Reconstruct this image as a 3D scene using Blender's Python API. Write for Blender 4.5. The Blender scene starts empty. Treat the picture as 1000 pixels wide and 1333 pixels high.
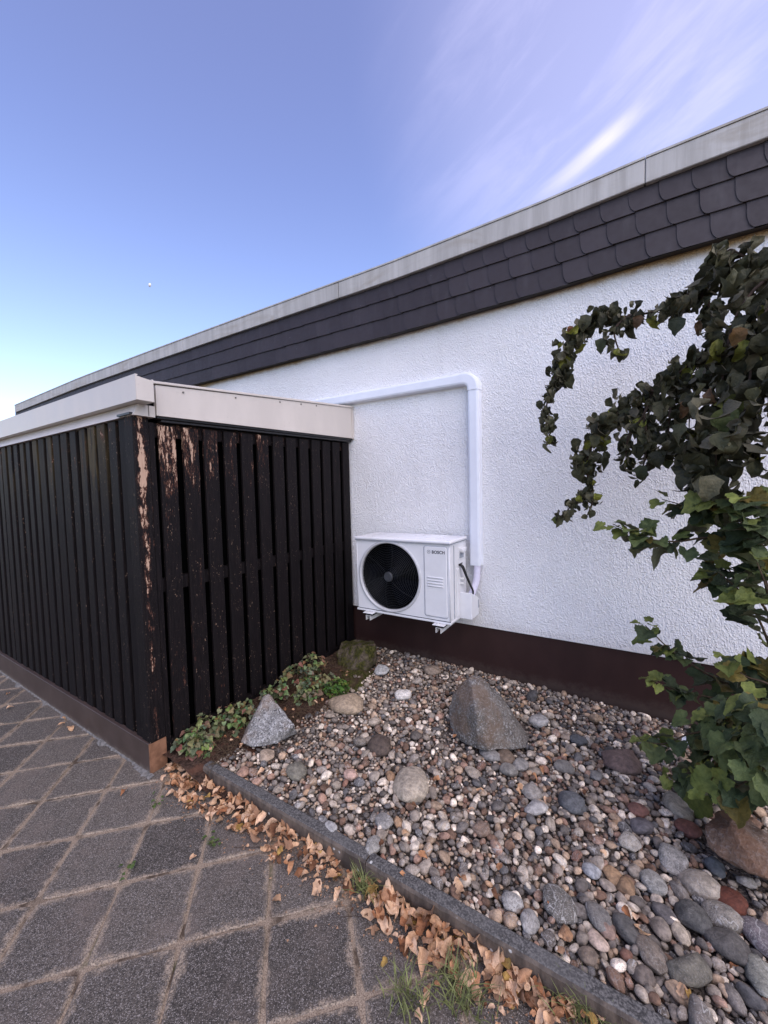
import bpy, bmesh, math, random
import numpy as np
from math import sin, cos, pi, radians, sqrt, hypot, atan2
from mathutils import Vector, Matrix, noise as mn

sc = bpy.context.scene
COL = sc.collection
rng = random.Random(7)
nr = np.random.default_rng(11)

# ------------------------------------------------------------------ camera
CAM_H = 1.5
F_PX, CX, CY = 508.5, 500.0, 666.5
yaw, pitch, roll = radians(32.04), radians(-3.073), radians(-1.353)
fw = Vector((-sin(yaw)*cos(pitch), cos(yaw)*cos(pitch), sin(pitch)))
rt0 = Vector((cos(yaw), sin(yaw), 0)); up0 = rt0.cross(fw)
rt = cos(roll)*rt0 + sin(roll)*up0
up = -sin(roll)*rt0 + cos(roll)*up0
cam = bpy.data.cameras.new('camera'); camo = bpy.data.objects.new('camera', cam); COL.objects.link(camo)
camo.matrix_world = Matrix(((rt.x, up.x, -fw.x, 0), (rt.y, up.y, -fw.y, 0), (rt.z, up.z, -fw.z, CAM_H), (0, 0, 0, 1)))
cam.sensor_fit = 'HORIZONTAL'; cam.sensor_width = 36; cam.lens = F_PX/1000*36
cam.clip_start = 0.05; cam.clip_end = 2000
sc.camera = camo
EYE = Vector((0, 0, CAM_H))

def ray(px, py):
    return rt*((px-CX)/F_PX) - up*((py-CY)/F_PX) + fw
def at(px, py, Y):
    d = ray(px, py); return EYE + d*(Y/d.y)
def atz(px, py, z):
    d = ray(px, py); return EYE + d*((z-CAM_H)/d.z)
def depth(p):
    return (Vector(p)-EYE).dot(fw)

# ------------------------------------------------------------------ light and sky
SUN_EL, SUN_AZ = radians(48), radians(62)      # azimuth measured from -Y towards +X
sdir = Vector((sin(SUN_AZ)*cos(SUN_EL), -cos(SUN_AZ)*cos(SUN_EL), sin(SUN_EL)))
sl = bpy.data.lights.new('sun', 'SUN'); so = bpy.data.objects.new('sun', sl); COL.objects.link(so)
sl.energy = 1.45; sl.angle = radians(75); sl.color = (1.0, 0.90, 0.79)
so.rotation_euler = sdir.to_track_quat('Z', 'Y').to_euler()
sc.view_settings.view_transform = 'Standard'; sc.view_settings.look = 'None'
sc.view_settings.exposure = 1.1; sc.view_settings.gamma = 1.0
sc.view_settings.use_curve_mapping = False

W = bpy.data.worlds.new('World'); sc.world = W; W.use_nodes = True
wt = W.node_tree; wt.nodes.clear()
def wn(t, **k):
    n = wt.nodes.new(t)
    for a, b in k.items(): setattr(n, a, b)
    return n
def wl(a, b): wt.links.new(a, b)
sky = wn('ShaderNodeTexSky', sky_type='NISHITA', sun_disc=False)
sky.sun_elevation = SUN_EL
sky.sun_rotation = atan2(sdir.x, sdir.y)
sky.air_density = 1.0; sky.dust_density = 0.3; sky.ozone_density = 3.0; sky.altitude = 100
def wmath(op, a, b=None, c=None, clamp=False):
    n = wn('ShaderNodeMath', operation=op); n.use_clamp = clamp
    for i, v in enumerate((a, b, c)):
        if v is None: continue
        if isinstance(v, (int, float)): n.inputs[i].default_value = v
        else: wl(v, n.inputs[i])
    return n.outputs[0]
def wdot(v):
    n = wn('ShaderNodeVectorMath', operation='DOT_PRODUCT'); wl(geo, n.inputs[0]); n.inputs[1].default_value = v; return n.outputs['Value']
def wmap(v, a, b, c=0.0, d=1.0):
    n = wn('ShaderNodeMapRange'); n.interpolation_type = 'SMOOTHSTEP'; wl(v, n.inputs[0])
    for i, q in enumerate((a, b, c, d)): n.inputs[i+1].default_value = q
    return n.outputs[0]
geo = wn('ShaderNodeTexCoord').outputs['Generated']
sep = wn('ShaderNodeSeparateXYZ'); wl(geo, sep.inputs[0])
# tint of the clear sky: violet high up, pale near the horizon
tint = wn('ShaderNodeValToRGB'); wl(sep.outputs[2], tint.inputs[0])
el = tint.color_ramp.elements
el[0].position = 0.0; el[0].color = (1.5, 1.3, 1.22, 1)
el[1].position = 0.9; el[1].color = (1.5, 1.02, 1.12, 1)
for p_, c_ in ((0.3, (1.38, 1.18, 1.25, 1)), (0.6, (1.38, 1.08, 1.22, 1))):
    e_ = el.new(p_); e_.color = c_
mul = wn('ShaderNodeMix', data_type='RGBA', blend_type='MULTIPLY'); mul.inputs[0].default_value = 1
mul.clamp_result = False
wl(sky.outputs[0], mul.inputs[6]); wl(tint.outputs[0], mul.inputs[7])
# thin cirrus drifting in from the right, one bright streak
s0 = ray(716, 248).normalized(); s1 = ray(800, 172).normalized()
nrm = s0.cross(s1).normalized(); tan_ = nrm.cross(s0).normalized(); length = s0.angle(s1)
across = wmath('ABSOLUTE', wdot(nrm)); along = wdot(tan_)
streak = wmath('MULTIPLY', wmap(across, 0.0, 0.021, 1, 0), wmath('MULTIPLY', wmap(along, -.06, .09), wmap(along, length*.8, length*1.7, 1, 0)))
mp = wn('ShaderNodeCombineXYZ'); wl(wmath('MULTIPLY', wdot(nrm), 9.0), mp.inputs[0]); wl(wmath('MULTIPLY', along, 2.2), mp.inputs[1]); wl(wmath('MULTIPLY', wdot(s0), 2.0), mp.inputs[2])
nz = wn('ShaderNodeTexNoise'); wl(mp.outputs[0], nz.inputs['Vector']); nz.inputs['Scale'].default_value = 1.6; nz.inputs['Detail'].default_value = 6; nz.inputs['Roughness'].default_value = .6; nz.inputs['Distortion'].default_value = .4
veil = wmap(wdot(ray(1010, 60).normalized()), .80, .995)
cir = wmath('MULTIPLY', wmap(nz.outputs[0], .42, .72), veil)
cl = wmath('ADD', wmath('MULTIPLY', cir, .13), wmath('MULTIPLY', veil, .20))
cl = wmath('ADD', cl, wmath('MULTIPLY', streak, wmath('MULTIPLY_ADD', nz.outputs[0], .5, .04)), clamp=True)
mixc = wn('ShaderNodeMix', data_type='RGBA'); wl(cl, mixc.inputs[0]); wl(mul.outputs[2], mixc.inputs[6]); mixc.inputs[7].default_value = (6.2, 5.7, 7.6, 1)
bg = wn('ShaderNodeBackground'); wl(mixc.outputs[2], bg.inputs[0]); bg.inputs[1].default_value = 0.115
wo = wn('ShaderNodeOutputWorld'); wl(bg.outputs[0], wo.inputs[0])

# ------------------------------------------------------------------ material kit
class Mat:
    def __init__(s, name, rough=.7, spec=.3):
        s.m = bpy.data.materials.new(name); s.m.use_nodes = True
        s.t = s.m.node_tree; s.b = s.t.nodes['Principled BSDF']
        s.b.inputs['Roughness'].default_value = rough; s.b.inputs['Specular IOR Level'].default_value = spec
        s.out = s.t.nodes['Material Output']
    def n(s, t, **k):
        q = s.t.nodes.new(t)
        for a, b in k.items(): setattr(q, a, b)
        return q
    def L(s, a, b):
        s.t.links.new(a, b)
    def set(s, sock, v):
        if isinstance(v, (int, float)): sock.default_value = v
        elif isinstance(v, (tuple, list)): sock.default_value = (*v, 1) if len(v) == 3 and sock.type == 'RGBA' else v
        else: s.L(v, sock)
    def pos(s, sx=1, sy=1, sz=1, obj=False):
        g = s.n('ShaderNodeTexCoord').outputs['Object'] if obj else s.n('ShaderNodeNewGeometry').outputs['Position']
        if (sx, sy, sz) == (1, 1, 1): return g
        v = s.n('ShaderNodeVectorMath', operation='MULTIPLY'); s.L(g, v.inputs[0]); v.inputs[1].default_value = (sx, sy, sz)
        return v.outputs[0]
    def xyz(s, v):
        q = s.n('ShaderNodeSeparateXYZ'); s.L(v, q.inputs[0]); return q.outputs
    def noise(s, v, scale, detail=4, rough=.55, dist=0):
        q = s.n('ShaderNodeTexNoise'); s.L(v, q.inputs['Vector'])
        q.inputs['Scale'].default_value = scale; q.inputs['Detail'].default_value = detail
        q.inputs['Roughness'].default_value = rough; q.inputs['Distortion'].default_value = dist
        return q.outputs[0]
    def vor(s, v, scale, out='Distance', feat='F1', rnd=1):
        q = s.n('ShaderNodeTexVoronoi', feature=feat); s.L(v, q.inputs['Vector']); q.inputs['Scale'].default_value = scale
        q.inputs['Randomness'].default_value = rnd
        return q.outputs[out]
    def math(s, op, a, b=0.0, c=None, clamp=False):
        q = s.n('ShaderNodeMath', operation=op); q.use_clamp = clamp
        s.set(q.inputs[0], a); s.set(q.inputs[1], b)
        if c is not None: s.set(q.inputs[2], c)
        return q.outputs[0]
    def ramp(s, v, a, b, c=0.0, d=1.0):
        q = s.n('ShaderNodeMapRange'); q.interpolation_type = 'SMOOTHSTEP'
        for i, x in enumerate((v, a, b, c, d)): s.set(q.inputs[i], x)
        return q.outputs[0]
    def mix(s, f, a, b, mode='MIX'):
        q = s.n('ShaderNodeMix', data_type='RGBA', blend_type=mode)
        s.set(q.inputs[0], f); s.set(q.inputs[6], a); s.set(q.inputs[7], b); return q.outputs[2]
    def bump(s, h, strength=.5, dist=.01, prev=None):
        q = s.n('ShaderNodeBump'); q.inputs['Strength'].default_value = strength; q.inputs['Distance'].default_value = dist
        s.L(h, q.inputs['Height'])
        if prev is not None: s.L(prev, q.inputs['Normal'])
        s.L(q.outputs[0], s.b.inputs['Normal']); return q.outputs[0]
    def col(s, v): s.set(s.b.inputs['Base Color'], v)
    def rgh(s, v): s.set(s.b.inputs['Roughness'], v)
    def trans(s, amount, colour):
        tr = s.n('ShaderNodeBsdfTranslucent'); s.set(tr.inputs[0], colour)
        mx = s.n('ShaderNodeMixShader'); mx.inputs[0].default_value = amount
        s.L(s.b.outputs[0], mx.inputs[1]); s.L(tr.outputs[0], mx.inputs[2]); s.L(mx.outputs[0], s.out.inputs[0])

M = {}
def simple(name, colour, rough=.5, spec=.4, metal=0, var=.12, scale=18, bump=0):
    m = Mat(name, rough, spec); m.b.inputs['Metallic'].default_value = metal
    n_ = m.noise(m.pos(), scale, 5)
    m.col(m.mix(m.ramp(n_, .3, .7), tuple(c*(1-var) for c in colour), tuple(min(1, c*(1+var)) for c in colour)))
    m.rgh(m.ramp(n_, .2, .8, rough-.08, rough+.08))
    if bump: m.bump(m.noise(m.pos(), scale*12, 3), bump, .002)
    M[name] = m.m; return m.m

# plaster
m = Mat('plaster', .92, .15)
p = m.pos(1, 1, .45); p2 = m.pos()
grain = m.noise(p, 120, 3, .6, .6); worms = m.noise(m.pos(1, 1, .4), 70, 3, .6, 1.1)
chip = m.vor(m.pos(1, 1, .7), 92); broad = m.noise(p2, 1.3, 3)
h = m.math('ADD', m.math('MULTIPLY', grain, .8), m.math('ADD', m.math('MULTIPLY', m.ramp(worms, .36, .62), m.math('MULTIPLY_ADD', m.ramp(m.noise(p2, 2.4, 3), .35, .65), .35, .65)), m.math('MULTIPLY', m.ramp(chip, .1, .55, 1, 0), 1.0)))
m.bump(h, .62, .0075)
X, Y, Z = m.xyz(p2)
stain_n = m.noise(m.pos(1, 1, .15), 9, 5)
zr = m.math('ADD', Z, m.math('MULTIPLY', stain_n, .055))
stain = m.ramp(zr, 2.800, 2.856)
base = m.mix(m.ramp(broad, .3, .7), (.80, .79, .79), (.86, .85, .85))
base = m.mix(m.math('MULTIPLY', m.ramp(chip, .0, .2, 1, 0), .14), base, (.6, .6, .6))
dirt = m.math('MULTIPLY', m.ramp(m.noise(m.pos(1, 1, .07), 7, 5), .52, .75), .13)
base = m.mix(dirt, base, (.55, .53, .5))
base = m.mix(m.math('MULTIPLY', m.ramp(Z, .50, .43), .35), base, (.5, .46, .44))
base = m.mix(m.math('MULTIPLY', stain, .95), base, (.40, .27, .13))
m.col(base); M['plaster'] = m.m
# plinth paint
m = Mat('plinth_paint', .62, .3); n1 = m.noise(m.pos(1, 1, .5), 7, 5)
m.col(m.mix(m.ramp(n1, .3, .75), (.033, .0125, .011), (.045, .019, .0165)))
Zp = m.xyz(m.pos())[2]; spl = m.ramp(m.math('ADD', Zp, m.math('MULTIPLY', m.noise(m.pos(), 26, 5, .7), .16)), .23, .13)
m.col(m.mix(m.math('MULTIPLY', spl, .32), m.mix(m.ramp(n1, .3, .75), (.027, .0105, .009), (.037, .0155, .013)), (.13, .10, .08)))
m.bump(m.noise(m.pos(), 160, 3), .25, .002); M['plinth_paint'] = m.m
# slate-like shingle (fibre cement)
m = Mat('shingle', .56, .35)
oi = m.n('ShaderNodeObjectInfo').outputs['Random']
n1 = m.noise(m.pos(), 30, 5); n2 = m.noise(m.pos(1, 1, .2), 14, 4)
c = m.mix(oi, (.027, .0205, .0235), (.037, .029, .033))
c = m.mix(m.math('MULTIPLY', m.ramp(n2, .5, .8), .45), c, (.060, .054, .058))
sp = m.ramp(m.vor(m.pos(), 22), .045, .03)
c = m.mix(m.math('MULTIPLY', sp, m.ramp(m.noise(m.pos(), 3.1, 2), .58, .62)), c, (.5, .5, .48))
m.col(c); m.rgh(m.ramp(n1, .2, .8, .48, .68)); m.bump(n1, .12, .003); M['shingle'] = m.m
simple('shingle_edge', (.15, .14, .145), .7, .2)
# coping (weathered sheet)
m = Mat('coping', .6, .3)
st = m.noise(m.pos(1, 1, .05), 11, 6, .65); bl = m.noise(m.pos(.6, .6, 2.5), 3.1, 5, .6, 1.0); fine = m.noise(m.pos(6, 6, .35), 22, 3)
c = m.mix(m.ramp(st, .3, .72), (.355, .34, .315), (.50, .485, .46))
c = m.mix(m.math('MULTIPLY', m.ramp(bl, .48, .70), .55), c, (.30, .265, .215))
c = m.mix(m.math('MULTIPLY', m.ramp(fine, .55, .75), .28), c, (.56, .55, .53))
m.col(c); m.rgh(m.ramp(st, .2, .8, .5, .75)); m.bump(bl, .15, .01); M['coping'] = m.m
# cream coated metal on the shed
m = Mat('cream_metal', .38, .45)
n1 = m.noise(m.pos(1, 1, .4), 5, 4); n2 = m.noise(m.pos(), 45, 3)
c = m.mix(m.ramp(n1, .35, .75), (.52, .475, .43), (.58, .53, .48))
c = m.mix(m.math('MULTIPLY', m.ramp(n2, .62, .75), .2), c, (.36, .33, .29))
m.col(c); m.rgh(m.ramp(n1, .2, .8, .33, .48)); m.bump(n1, .1, .01); M['cream_metal'] = m.m
m = Mat('brown_metal', .5, .4)
n1 = m.noise(m.pos(), 9, 5); n2 = m.noise(m.pos(1, 1, .3), 40, 3); Zb = m.xyz(m.pos())[2]
c = m.mix(m.ramp(n1, .35, .75), (.052, .034, .028), (.068, .046, .039))
dz_ = m.math('ADD', Zb, m.math('MULTIPLY', n2, .05))
c = m.mix(m.math('MULTIPLY', m.ramp(dz_, .06, .025), .6), c, (.17, .14, .115))
m.col(c); m.bump(n1, .1, .01); M['brown_metal'] = m.m
simple('lit_cap_metal', (.19, .095, .055), .55, .3, var=.25, scale=30)  # base strip's return face: its lit orange brown is put into the colour
# old stained timber, object colour red = peeling, green = algae
m = Mat('black_timber', .7, .12)
oc = m.n('ShaderNodeObjectInfo'); sc_ = m.n('ShaderNodeSeparateColor'); m.L(oc.outputs['Color'], sc_.inputs[0])
peel, alg, strk = sc_.outputs[0], sc_.outputs[1], sc_.outputs[2]
v = m.n('ShaderNodeVectorMath', operation='ADD'); m.L(m.pos(), v.inputs[0])
rv = m.n('ShaderNodeCombineXYZ'); m.L(m.math('MULTIPLY', oc.outputs['Random'], 37.0), rv.inputs[2]); m.L(rv.outputs[0], v.inputs[1])
def stretch(k):
    q = m.n('ShaderNodeVectorMath', operation='MULTIPLY'); m.L(v.outputs[0], q.inputs[0]); q.inputs[1].default_value = (1, 1, k); return q.outputs[0]
fib = m.noise(stretch(.05), 190, 4, .6); big = m.noise(stretch(.16), 21, 5, .62); med = m.noise(stretch(.22), 75, 4, .6)
crackle = m.vor(stretch(.35), 150, feat='DISTANCE_TO_EDGE')
Zt = m.xyz(m.pos())[2]
hm = m.math('ADD', m.ramp(Zt, m.math('MULTIPLY_ADD', strk, -1.5, 1.25), 1.85), m.math('MULTIPLY', m.ramp(Zt, .9, .25), .3))
hm = m.math('MULTIPLY_ADD', hm, .62, .38)
pm = m.math('MULTIPLY', peel, hm)
Yt = m.xyz(m.pos())[1]
cen = m.math('ABSOLUTE', m.math('SUBTRACT', m.math('ADD', Yt, m.math('MULTIPLY', m.math('SUBTRACT', m.noise(m.pos(0, 0, 1), 3.2, 3), .5), .05)), 1.082))
smask = m.math('MULTIPLY', strk, m.math('ADD', m.ramp(cen, .002, .032, .0, .14), m.ramp(m.noise(m.pos(0, 0, 1), 9, 3, .6), .42, .62, .0, .075)))
flk = m.noise(stretch(.45), 150, 3, .7)
field = m.math('SUBTRACT', m.math('ADD', m.math('MULTIPLY', big, .40), m.math('ADD', m.math('MULTIPLY', med, .38), m.math('MULTIPLY', flk, .22))), smask)
thr = m.math('SUBTRACT', .74, m.math('MULTIPLY', pm, .27))
fle = m.math('MULTIPLY', m.ramp(m.noise(stretch(.4), 120, 4, .75), .63, .68), m.ramp(peel, .1, .5, 0, .85))
fle = m.math('MULTIPLY', fle, m.ramp(m.noise(stretch(.3), 16, 3), .42, .6))
bare = m.math('MAXIMUM', m.ramp(m.math('SUBTRACT', field, thr), 0.0, .022), fle)
wear = m.ramp(m.math('SUBTRACT', m.math('ADD', field, .06), thr), 0.0, .06)
dark = m.mix(m.ramp(fib, .3, .75), (.0034, .0028, .0036), (.0115, .0085, .0092))
dark = m.mix(m.math('MULTIPLY', m.ramp(crackle, .02, .0), m.math('MULTIPLY', pm, .8)), dark, (.05, .04, .035))
woodc = m.mix(fib, (.28, .17, .115), (.60, .42, .31))
brown = m.mix(fib, (.035, .018, .013), (.12, .05, .035))
algc = m.mix(fib, (.030, .025, .012), (.10, .072, .032))
c = m.mix(m.math('MULTIPLY', m.math('MULTIPLY', alg, m.ramp(Zt, 1.35, 1.85)), m.ramp(big, .35, .6)), dark, algc)
c = m.mix(wear, c, brown); c = m.mix(bare, c, woodc)
m.col(c); m.rgh(m.mix(wear, (.62, .62, .62), (.88, .88, .88)))
nb = m.bump(fib, .45, .003); m.bump(bare, .5, .0016, nb) if False else None
q = m.n('ShaderNodeBump'); q.invert = True; q.inputs['Strength'].default_value = .6; q.inputs['Distance'].default_value = .0015; m.L(bare, q.inputs['Height']); m.L(nb, q.inputs['Normal']); m.L(q.outputs[0], m.b.inputs['Normal'])
M['black_timber'] = m.m
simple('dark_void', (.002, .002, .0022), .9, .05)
simple('rail_timber', (.05, .035, .03), .8, .2, var=.5, scale=40)
simple('black_strip', (.016, .015, .016), .4, .5)
# white duct and appliance
simple('duct_plastic', (.74, .76, .82), .35, .45, var=.02)
simple('unit_white', (.72, .715, .725), .38, .45, var=.02)
simple('unit_lid', (.76, .755, .775), .33, .45, var=.02)
simple('unit_rim', (.50, .50, .51), .3, .5, var=.05)
simple('grille_black', (.017, .018, .021), .38, .5)
simple('fan_black', (.002, .0026, .005), .7, .05)
simple('inner_black', (.0025, .003, .004), .9, .03)
simple('hub_grey', (.045, .048, .054), .4, .5)
simple('print_dark', (.045, .045, .055), .6, .2)
simple('rubber', (.012, .012, .013), .6, .3)
simple('galv', (.60, .60, .59), .45, .5, var=.1)
simple('wrap', (.66, .63, .74), .6, .3, var=.05, scale=40)
simple('label_grey', (.3, .32, .36), .5, .3)
simple('screw', (.10, .09, .08), .45, .6)
simple('mortar', (.16, .15, .14), .95, .1, var=.35, scale=60, bump=.7)
# pavers: exposed dark aggregate, sandy dust gathered at the edges
PITCH = .2832
m = Mat('paver', .82, .25)
po = m.pos(obj=True); pw = m.pos()
ox, oy, oz = m.xyz(po)
ed = m.math('MAXIMUM', m.math('ABSOLUTE', ox), m.math('ABSOLUTE', oy))
wob = m.noise(pw, 7, 6, .72); wob2 = m.noise(pw, 45, 4, .7)
edn = m.math('ADD', ed, m.math('ADD', m.math('MULTIPLY', wob, .11), m.math('MULTIPLY', wob2, .035)))
dust = m.ramp(edn, PITCH/2+.048, PITCH/2+.070)
sv = m.n('ShaderNodeTexVoronoi'); m.L(pw, sv.inputs['Vector']); sv.inputs['Scale'].default_value = 260
s1_ = m.n('ShaderNodeSeparateColor'); m.L(sv.outputs['Color'], s1_.inputs[0])
sv2 = m.n('ShaderNodeTexVoronoi'); m.L(pw, sv2.inputs['Vector']); sv2.inputs['Scale'].default_value = 420
s2_ = m.n('ShaderNodeSeparateColor'); m.L(sv2.outputs['Color'], s2_.inputs[0])
rr = m.n('ShaderNodeObjectInfo').outputs['Random']
c = m.mix(s1_.outputs[1], (.044, .039, .034), (.125, .108, .092))
c = m.mix(1.0, c, m.mix(rr, (.72, .71, .70), (1.25, 1.22, 1.18)), 'MULTIPLY')
sc1 = m.math('MULTIPLY', m.ramp(s1_.outputs[0], .74, .95), m.ramp(sv.outputs[0], .6, .3))
c = m.mix(m.math('MULTIPLY', sc1, .7), c, (.31, .275, .25))
c = m.mix(m.math('MULTIPLY', m.ramp(s2_.outputs[0], .88, .93), .6), c, (.36, .32, .29))
patch = m.math('MULTIPLY', m.ramp(m.noise(pw, 3.2, 6, .68), .46, .70), .5)
c = m.mix(patch, c, (.165, .128, .105))
gr = m.noise(pw, 210, 3)
dustc = m.mix(m.ramp(gr, .3, .7), (.18, .135, .098), (.37, .295, .22))
dm = m.math('MULTIPLY', dust, m.ramp(gr, .3, .6, .2, .95))
c = m.mix(dm, c, dustc)
m.col(c)
hgt = m.math('ADD', m.ramp(sv.outputs[0], 0, .6, 1, 0), m.math('MULTIPLY', gr, .5))
m.bump(hgt, .55, .0028); M['paver'] = m.m
# ground: sand in the joints, tar and grit beyond
m = Mat('ground', .95, .1); pw = m.pos()
g1 = m.noise(pw, 240, 3); g2 = m.noise(pw, 11, 5)
c = m.mix(m.ramp(g1, .3, .7), (.16, .118, .085), (.36, .285, .21)); c = m.mix(m.math('MULTIPLY', m.ramp(g2, .5, .64), .85), c, (.05, .035, .025))
c = m.mix(m.math('MULTIPLY', m.ramp(m.noise(pw, 3.5, 5, .7), .56, .66), .6), c, (.05, .06, .025))
r_ = m.n('ShaderNodeVectorMath', operation='LENGTH'); m.L(pw, r_.inputs[0])
c = m.mix(m.ramp(r_.outputs['Value'], 7, 12), c, m.mix(g1, (.05, .05, .05), (.09, .085, .08)))
m.col(c); m.bump(g1, .6, .003); M['ground'] = m.m
# soil and gravel bed
m = Mat('soil', .97, .1); pw = m.pos(); g1 = m.noise(pw, 70, 5, .7); g2 = m.noise(pw, 12, 4)
c = m.mix(m.ramp(g1, .35, .7), (.020, .013, .010), (.085, .052, .038)); c = m.mix(m.math('MULTIPLY', m.ramp(g2, .5, .7), .6), c, (.12, .055, .035))
m.col(c); m.bump(g1, .8, .01); M['soil'] = m.m
m = Mat('grit', .95, .15); pw = m.pos()
vv = m.n('ShaderNodeTexVoronoi'); m.L(pw, vv.inputs['Vector']); vv.inputs['Scale'].default_value = 95
ss = m.n('ShaderNodeSeparateColor'); m.L(vv.outputs['Color'], ss.inputs[0])
c = m.mix(ss.outputs[0], (.05, .04, .035), (.24, .20, .17)); m.col(c); m.bump(m.ramp(vv.outputs[0], 0, .6, 1, 0), .9, .008); M['grit'] = m.m
# kerb concrete
m = Mat('kerb', .85, .25); pw = m.pos()
nrmz = m.xyz(m.n('ShaderNodeNewGeometry').outputs['Normal'])[2]
a1 = m.noise(pw, 170, 4); a2 = m.noise(pw, 6, 5); a3 = m.noise(m.pos(1, 1, .3), 30, 4)
topc = m.mix(m.ramp(a1, .35, .7), (.042, .040, .039), (.165, .155, .145))
topc = m.mix(m.math('MULTIPLY', m.ramp(a2, .45, .7), .5), topc, (.12, .115, .11))
side = m.mix(m.ramp(a3, .35, .7), (.060, .046, .037), (.155, .118, .092))
c = m.mix(m.ramp(nrmz, .4, .8), side, topc)
lv = m.n('ShaderNodeTexVoronoi'); m.L(pw, lv.inputs['Vector']); lv.inputs['Scale'].default_value = 34
ls = m.n('ShaderNodeSeparateColor'); m.L(lv.outputs['Color'], ls.inputs[0])
lich = m.math('MULTIPLY', m.ramp(m.math('ADD', lv.outputs[0], m.math('MULTIPLY', a1, .15)), .32, .24), m.ramp(ls.outputs[0], .84, .86))
c = m.mix(lich, c, (.46, .45, .42)); m.col(c); m.bump(a1, .6, .003); M['kerb'] = m.m
# stones
def stone_mat(name, src):
    m = Mat(name, .74, .32); pw = m.pos()
    if src == 'attr':
        a = m.n('ShaderNodeAttribute', attribute_name='tint'); cc, al = a.outputs['Color'], a.outputs['Alpha']
    else:
        a = m.n('ShaderNodeObjectInfo'); cc, al = a.outputs['Color'], a.outputs['Alpha']
    g = m.noise(pw, 230, 5, .7); b = m.noise(pw, 48, 5, .72); v = m.vor(pw, 190)
    c = m.mix(m.ramp(b, .3, .72), m.mix(1.0, cc, (.62, .60, .575), 'MULTIPLY'), m.mix(1.0, cc, (1.55, 1.49, 1.40), 'MULTIPLY'))
    c = m.mix(m.math('MULTIPLY', m.ramp(g, .52, .66), m.math('MULTIPLY', al, .85)), c, (.52, .50, .47))
    c = m.mix(m.math('MULTIPLY', m.ramp(m.noise(pw, 330, 3), .56, .66), m.math('MULTIPLY', al, .8)), c, (.03, .03, .03))
    vein = m.ramp(m.math('ABSOLUTE', m.math('SUBTRACT', m.noise(m.pos(1, .45, 1.3), 19, 2, .5, .8), .5)), .014, .004)
    c = m.mix(m.math('MULTIPLY', vein, m.math('MULTIPLY', m.ramp(al, .2, .5), .6)), c, (.5, .48, .45))
    m.col(c); m.rgh(m.ramp(b, .3, .7, .6, .82)); m.bump(m.math('ADD', g, m.math('MULTIPLY', b, 1.5)), .85, .005); M[name] = m.m
stone_mat('pebble_many', 'attr'); stone_mat('pebble', 'obj')
m = Mat('rock', .85, .25); pw = m.pos(); a = m.n('ShaderNodeObjectInfo'); cc, al = a.outputs['Color'], a.outputs['Alpha']
g = m.noise(pw, 85, 5, .7); b = m.noise(pw, 13, 5, .65); g3 = m.noise(pw, 120, 4, .7)
c = m.mix(m.ramp(b, .3, .7), m.mix(1.0, cc, (.6, .58, .55), 'MULTIPLY'), m.mix(1.0, cc, (1.25, 1.24, 1.22), 'MULTIPLY'))
c = m.mix(m.math('MULTIPLY', m.ramp(g, .5, .62), al), c, (.50, .49, .48)); c = m.mix(m.math('MULTIPLY', m.ramp(g3, .53, .60), al), c, (.05, .05, .055))
c = m.mix(m.math('MULTIPLY', m.ramp(m.noise(m.pos(), 4.5, 5, .6), .48, .62), .55), c, m.mix(1.0, cc, (1.0, .72, .52), 'MULTIPLY'))
m.col(c); m.bump(m.math('ADD', m.math('MULTIPLY', b, 2.0), g), .9, .014); M['rock'] = m.m
m = Mat('mossy_rock', .95, .1); pw = m.pos(); g = m.noise(pw, 60, 5, .7); b = m.noise(pw, 15, 5, .65)
rk = m.mix(m.ramp(g, .3, .7), (.05, .04, .03), (.17, .135, .095)); ms = m.mix(m.ramp(g, .35, .7), (.025, .027, .008), (.10, .092, .028))
m.col(m.mix(m.ramp(b, .42, .56), rk, ms)); m.bump(m.math('ADD', b, g), .9, .016); M['mossy_rock'] = m.m
# moss
m = Mat('moss', .98, .05); pw = m.pos(); g = m.noise(pw, 90, 5, .7); b = m.noise(pw, 14, 4)
c = m.mix(m.ramp(g, .35, .7), (.022, .026, .008), (.10, .095, .028)); c = m.mix(m.ramp(b, .45, .68), c, (.075, .05, .035)); m.col(c); m.bump(g, .9, .014); M['moss'] = m.m
# leaves: object colour or attribute tint
def leaf_mat(name, src, rough=.55, trans=.22, warm=False, spec=.35):
    m = Mat(name, rough, spec); po = m.pos()
    if src == 'attr':
        a = m.n('ShaderNodeAttribute', attribute_name='tint'); cc = a.outputs['Color']
    else:
        a = m.n('ShaderNodeObjectInfo'); cc = a.outputs['Color']
    b = m.noise(po, 42 if not warm else 30, 4, .6); f = m.noise(po, 190, 3)
    lo, hi = ((.70, .62, .55), (1.2, 1.15, 1.1)) if warm else ((.72, .74, .7), (1.3, 1.22, 1.15))
    c = m.mix(m.ramp(b, .3, .7), m.mix(1.0, cc, lo, 'MULTIPLY'), m.mix(1.0, cc, hi, 'MULTIPLY'))
    if warm: c = m.mix(m.math('MULTIPLY', m.ramp(f, .58, .7), .5), c, (.14, .06, .03))
    bf = m.n('ShaderNodeNewGeometry').outputs['Backfacing']
    c = m.mix(m.math('MULTIPLY', bf, .30), c, (.24, .21, .155) if not warm else (.5, .34, .22))
    m.col(c); m.bump(m.math('ADD', b, m.math('MULTIPLY', f, .5)), .9, .007); m.trans(trans, c); M[name] = m.m
for nm_, w_ in (('green_leaf', False), ('dry_leaf', True)):
    leaf_mat(nm_, 'obj', warm=w_, trans=.18, rough=.6 if not w_ else .7, spec=.3 if not w_ else .2); leaf_mat(nm_+'_many', 'attr', warm=w_, trans=.18, rough=.6 if not w_ else .7, spec=.3 if not w_ else .2)
simple('twig', (.055, .036, .026), .8, .2, var=.4, scale=60)
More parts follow.
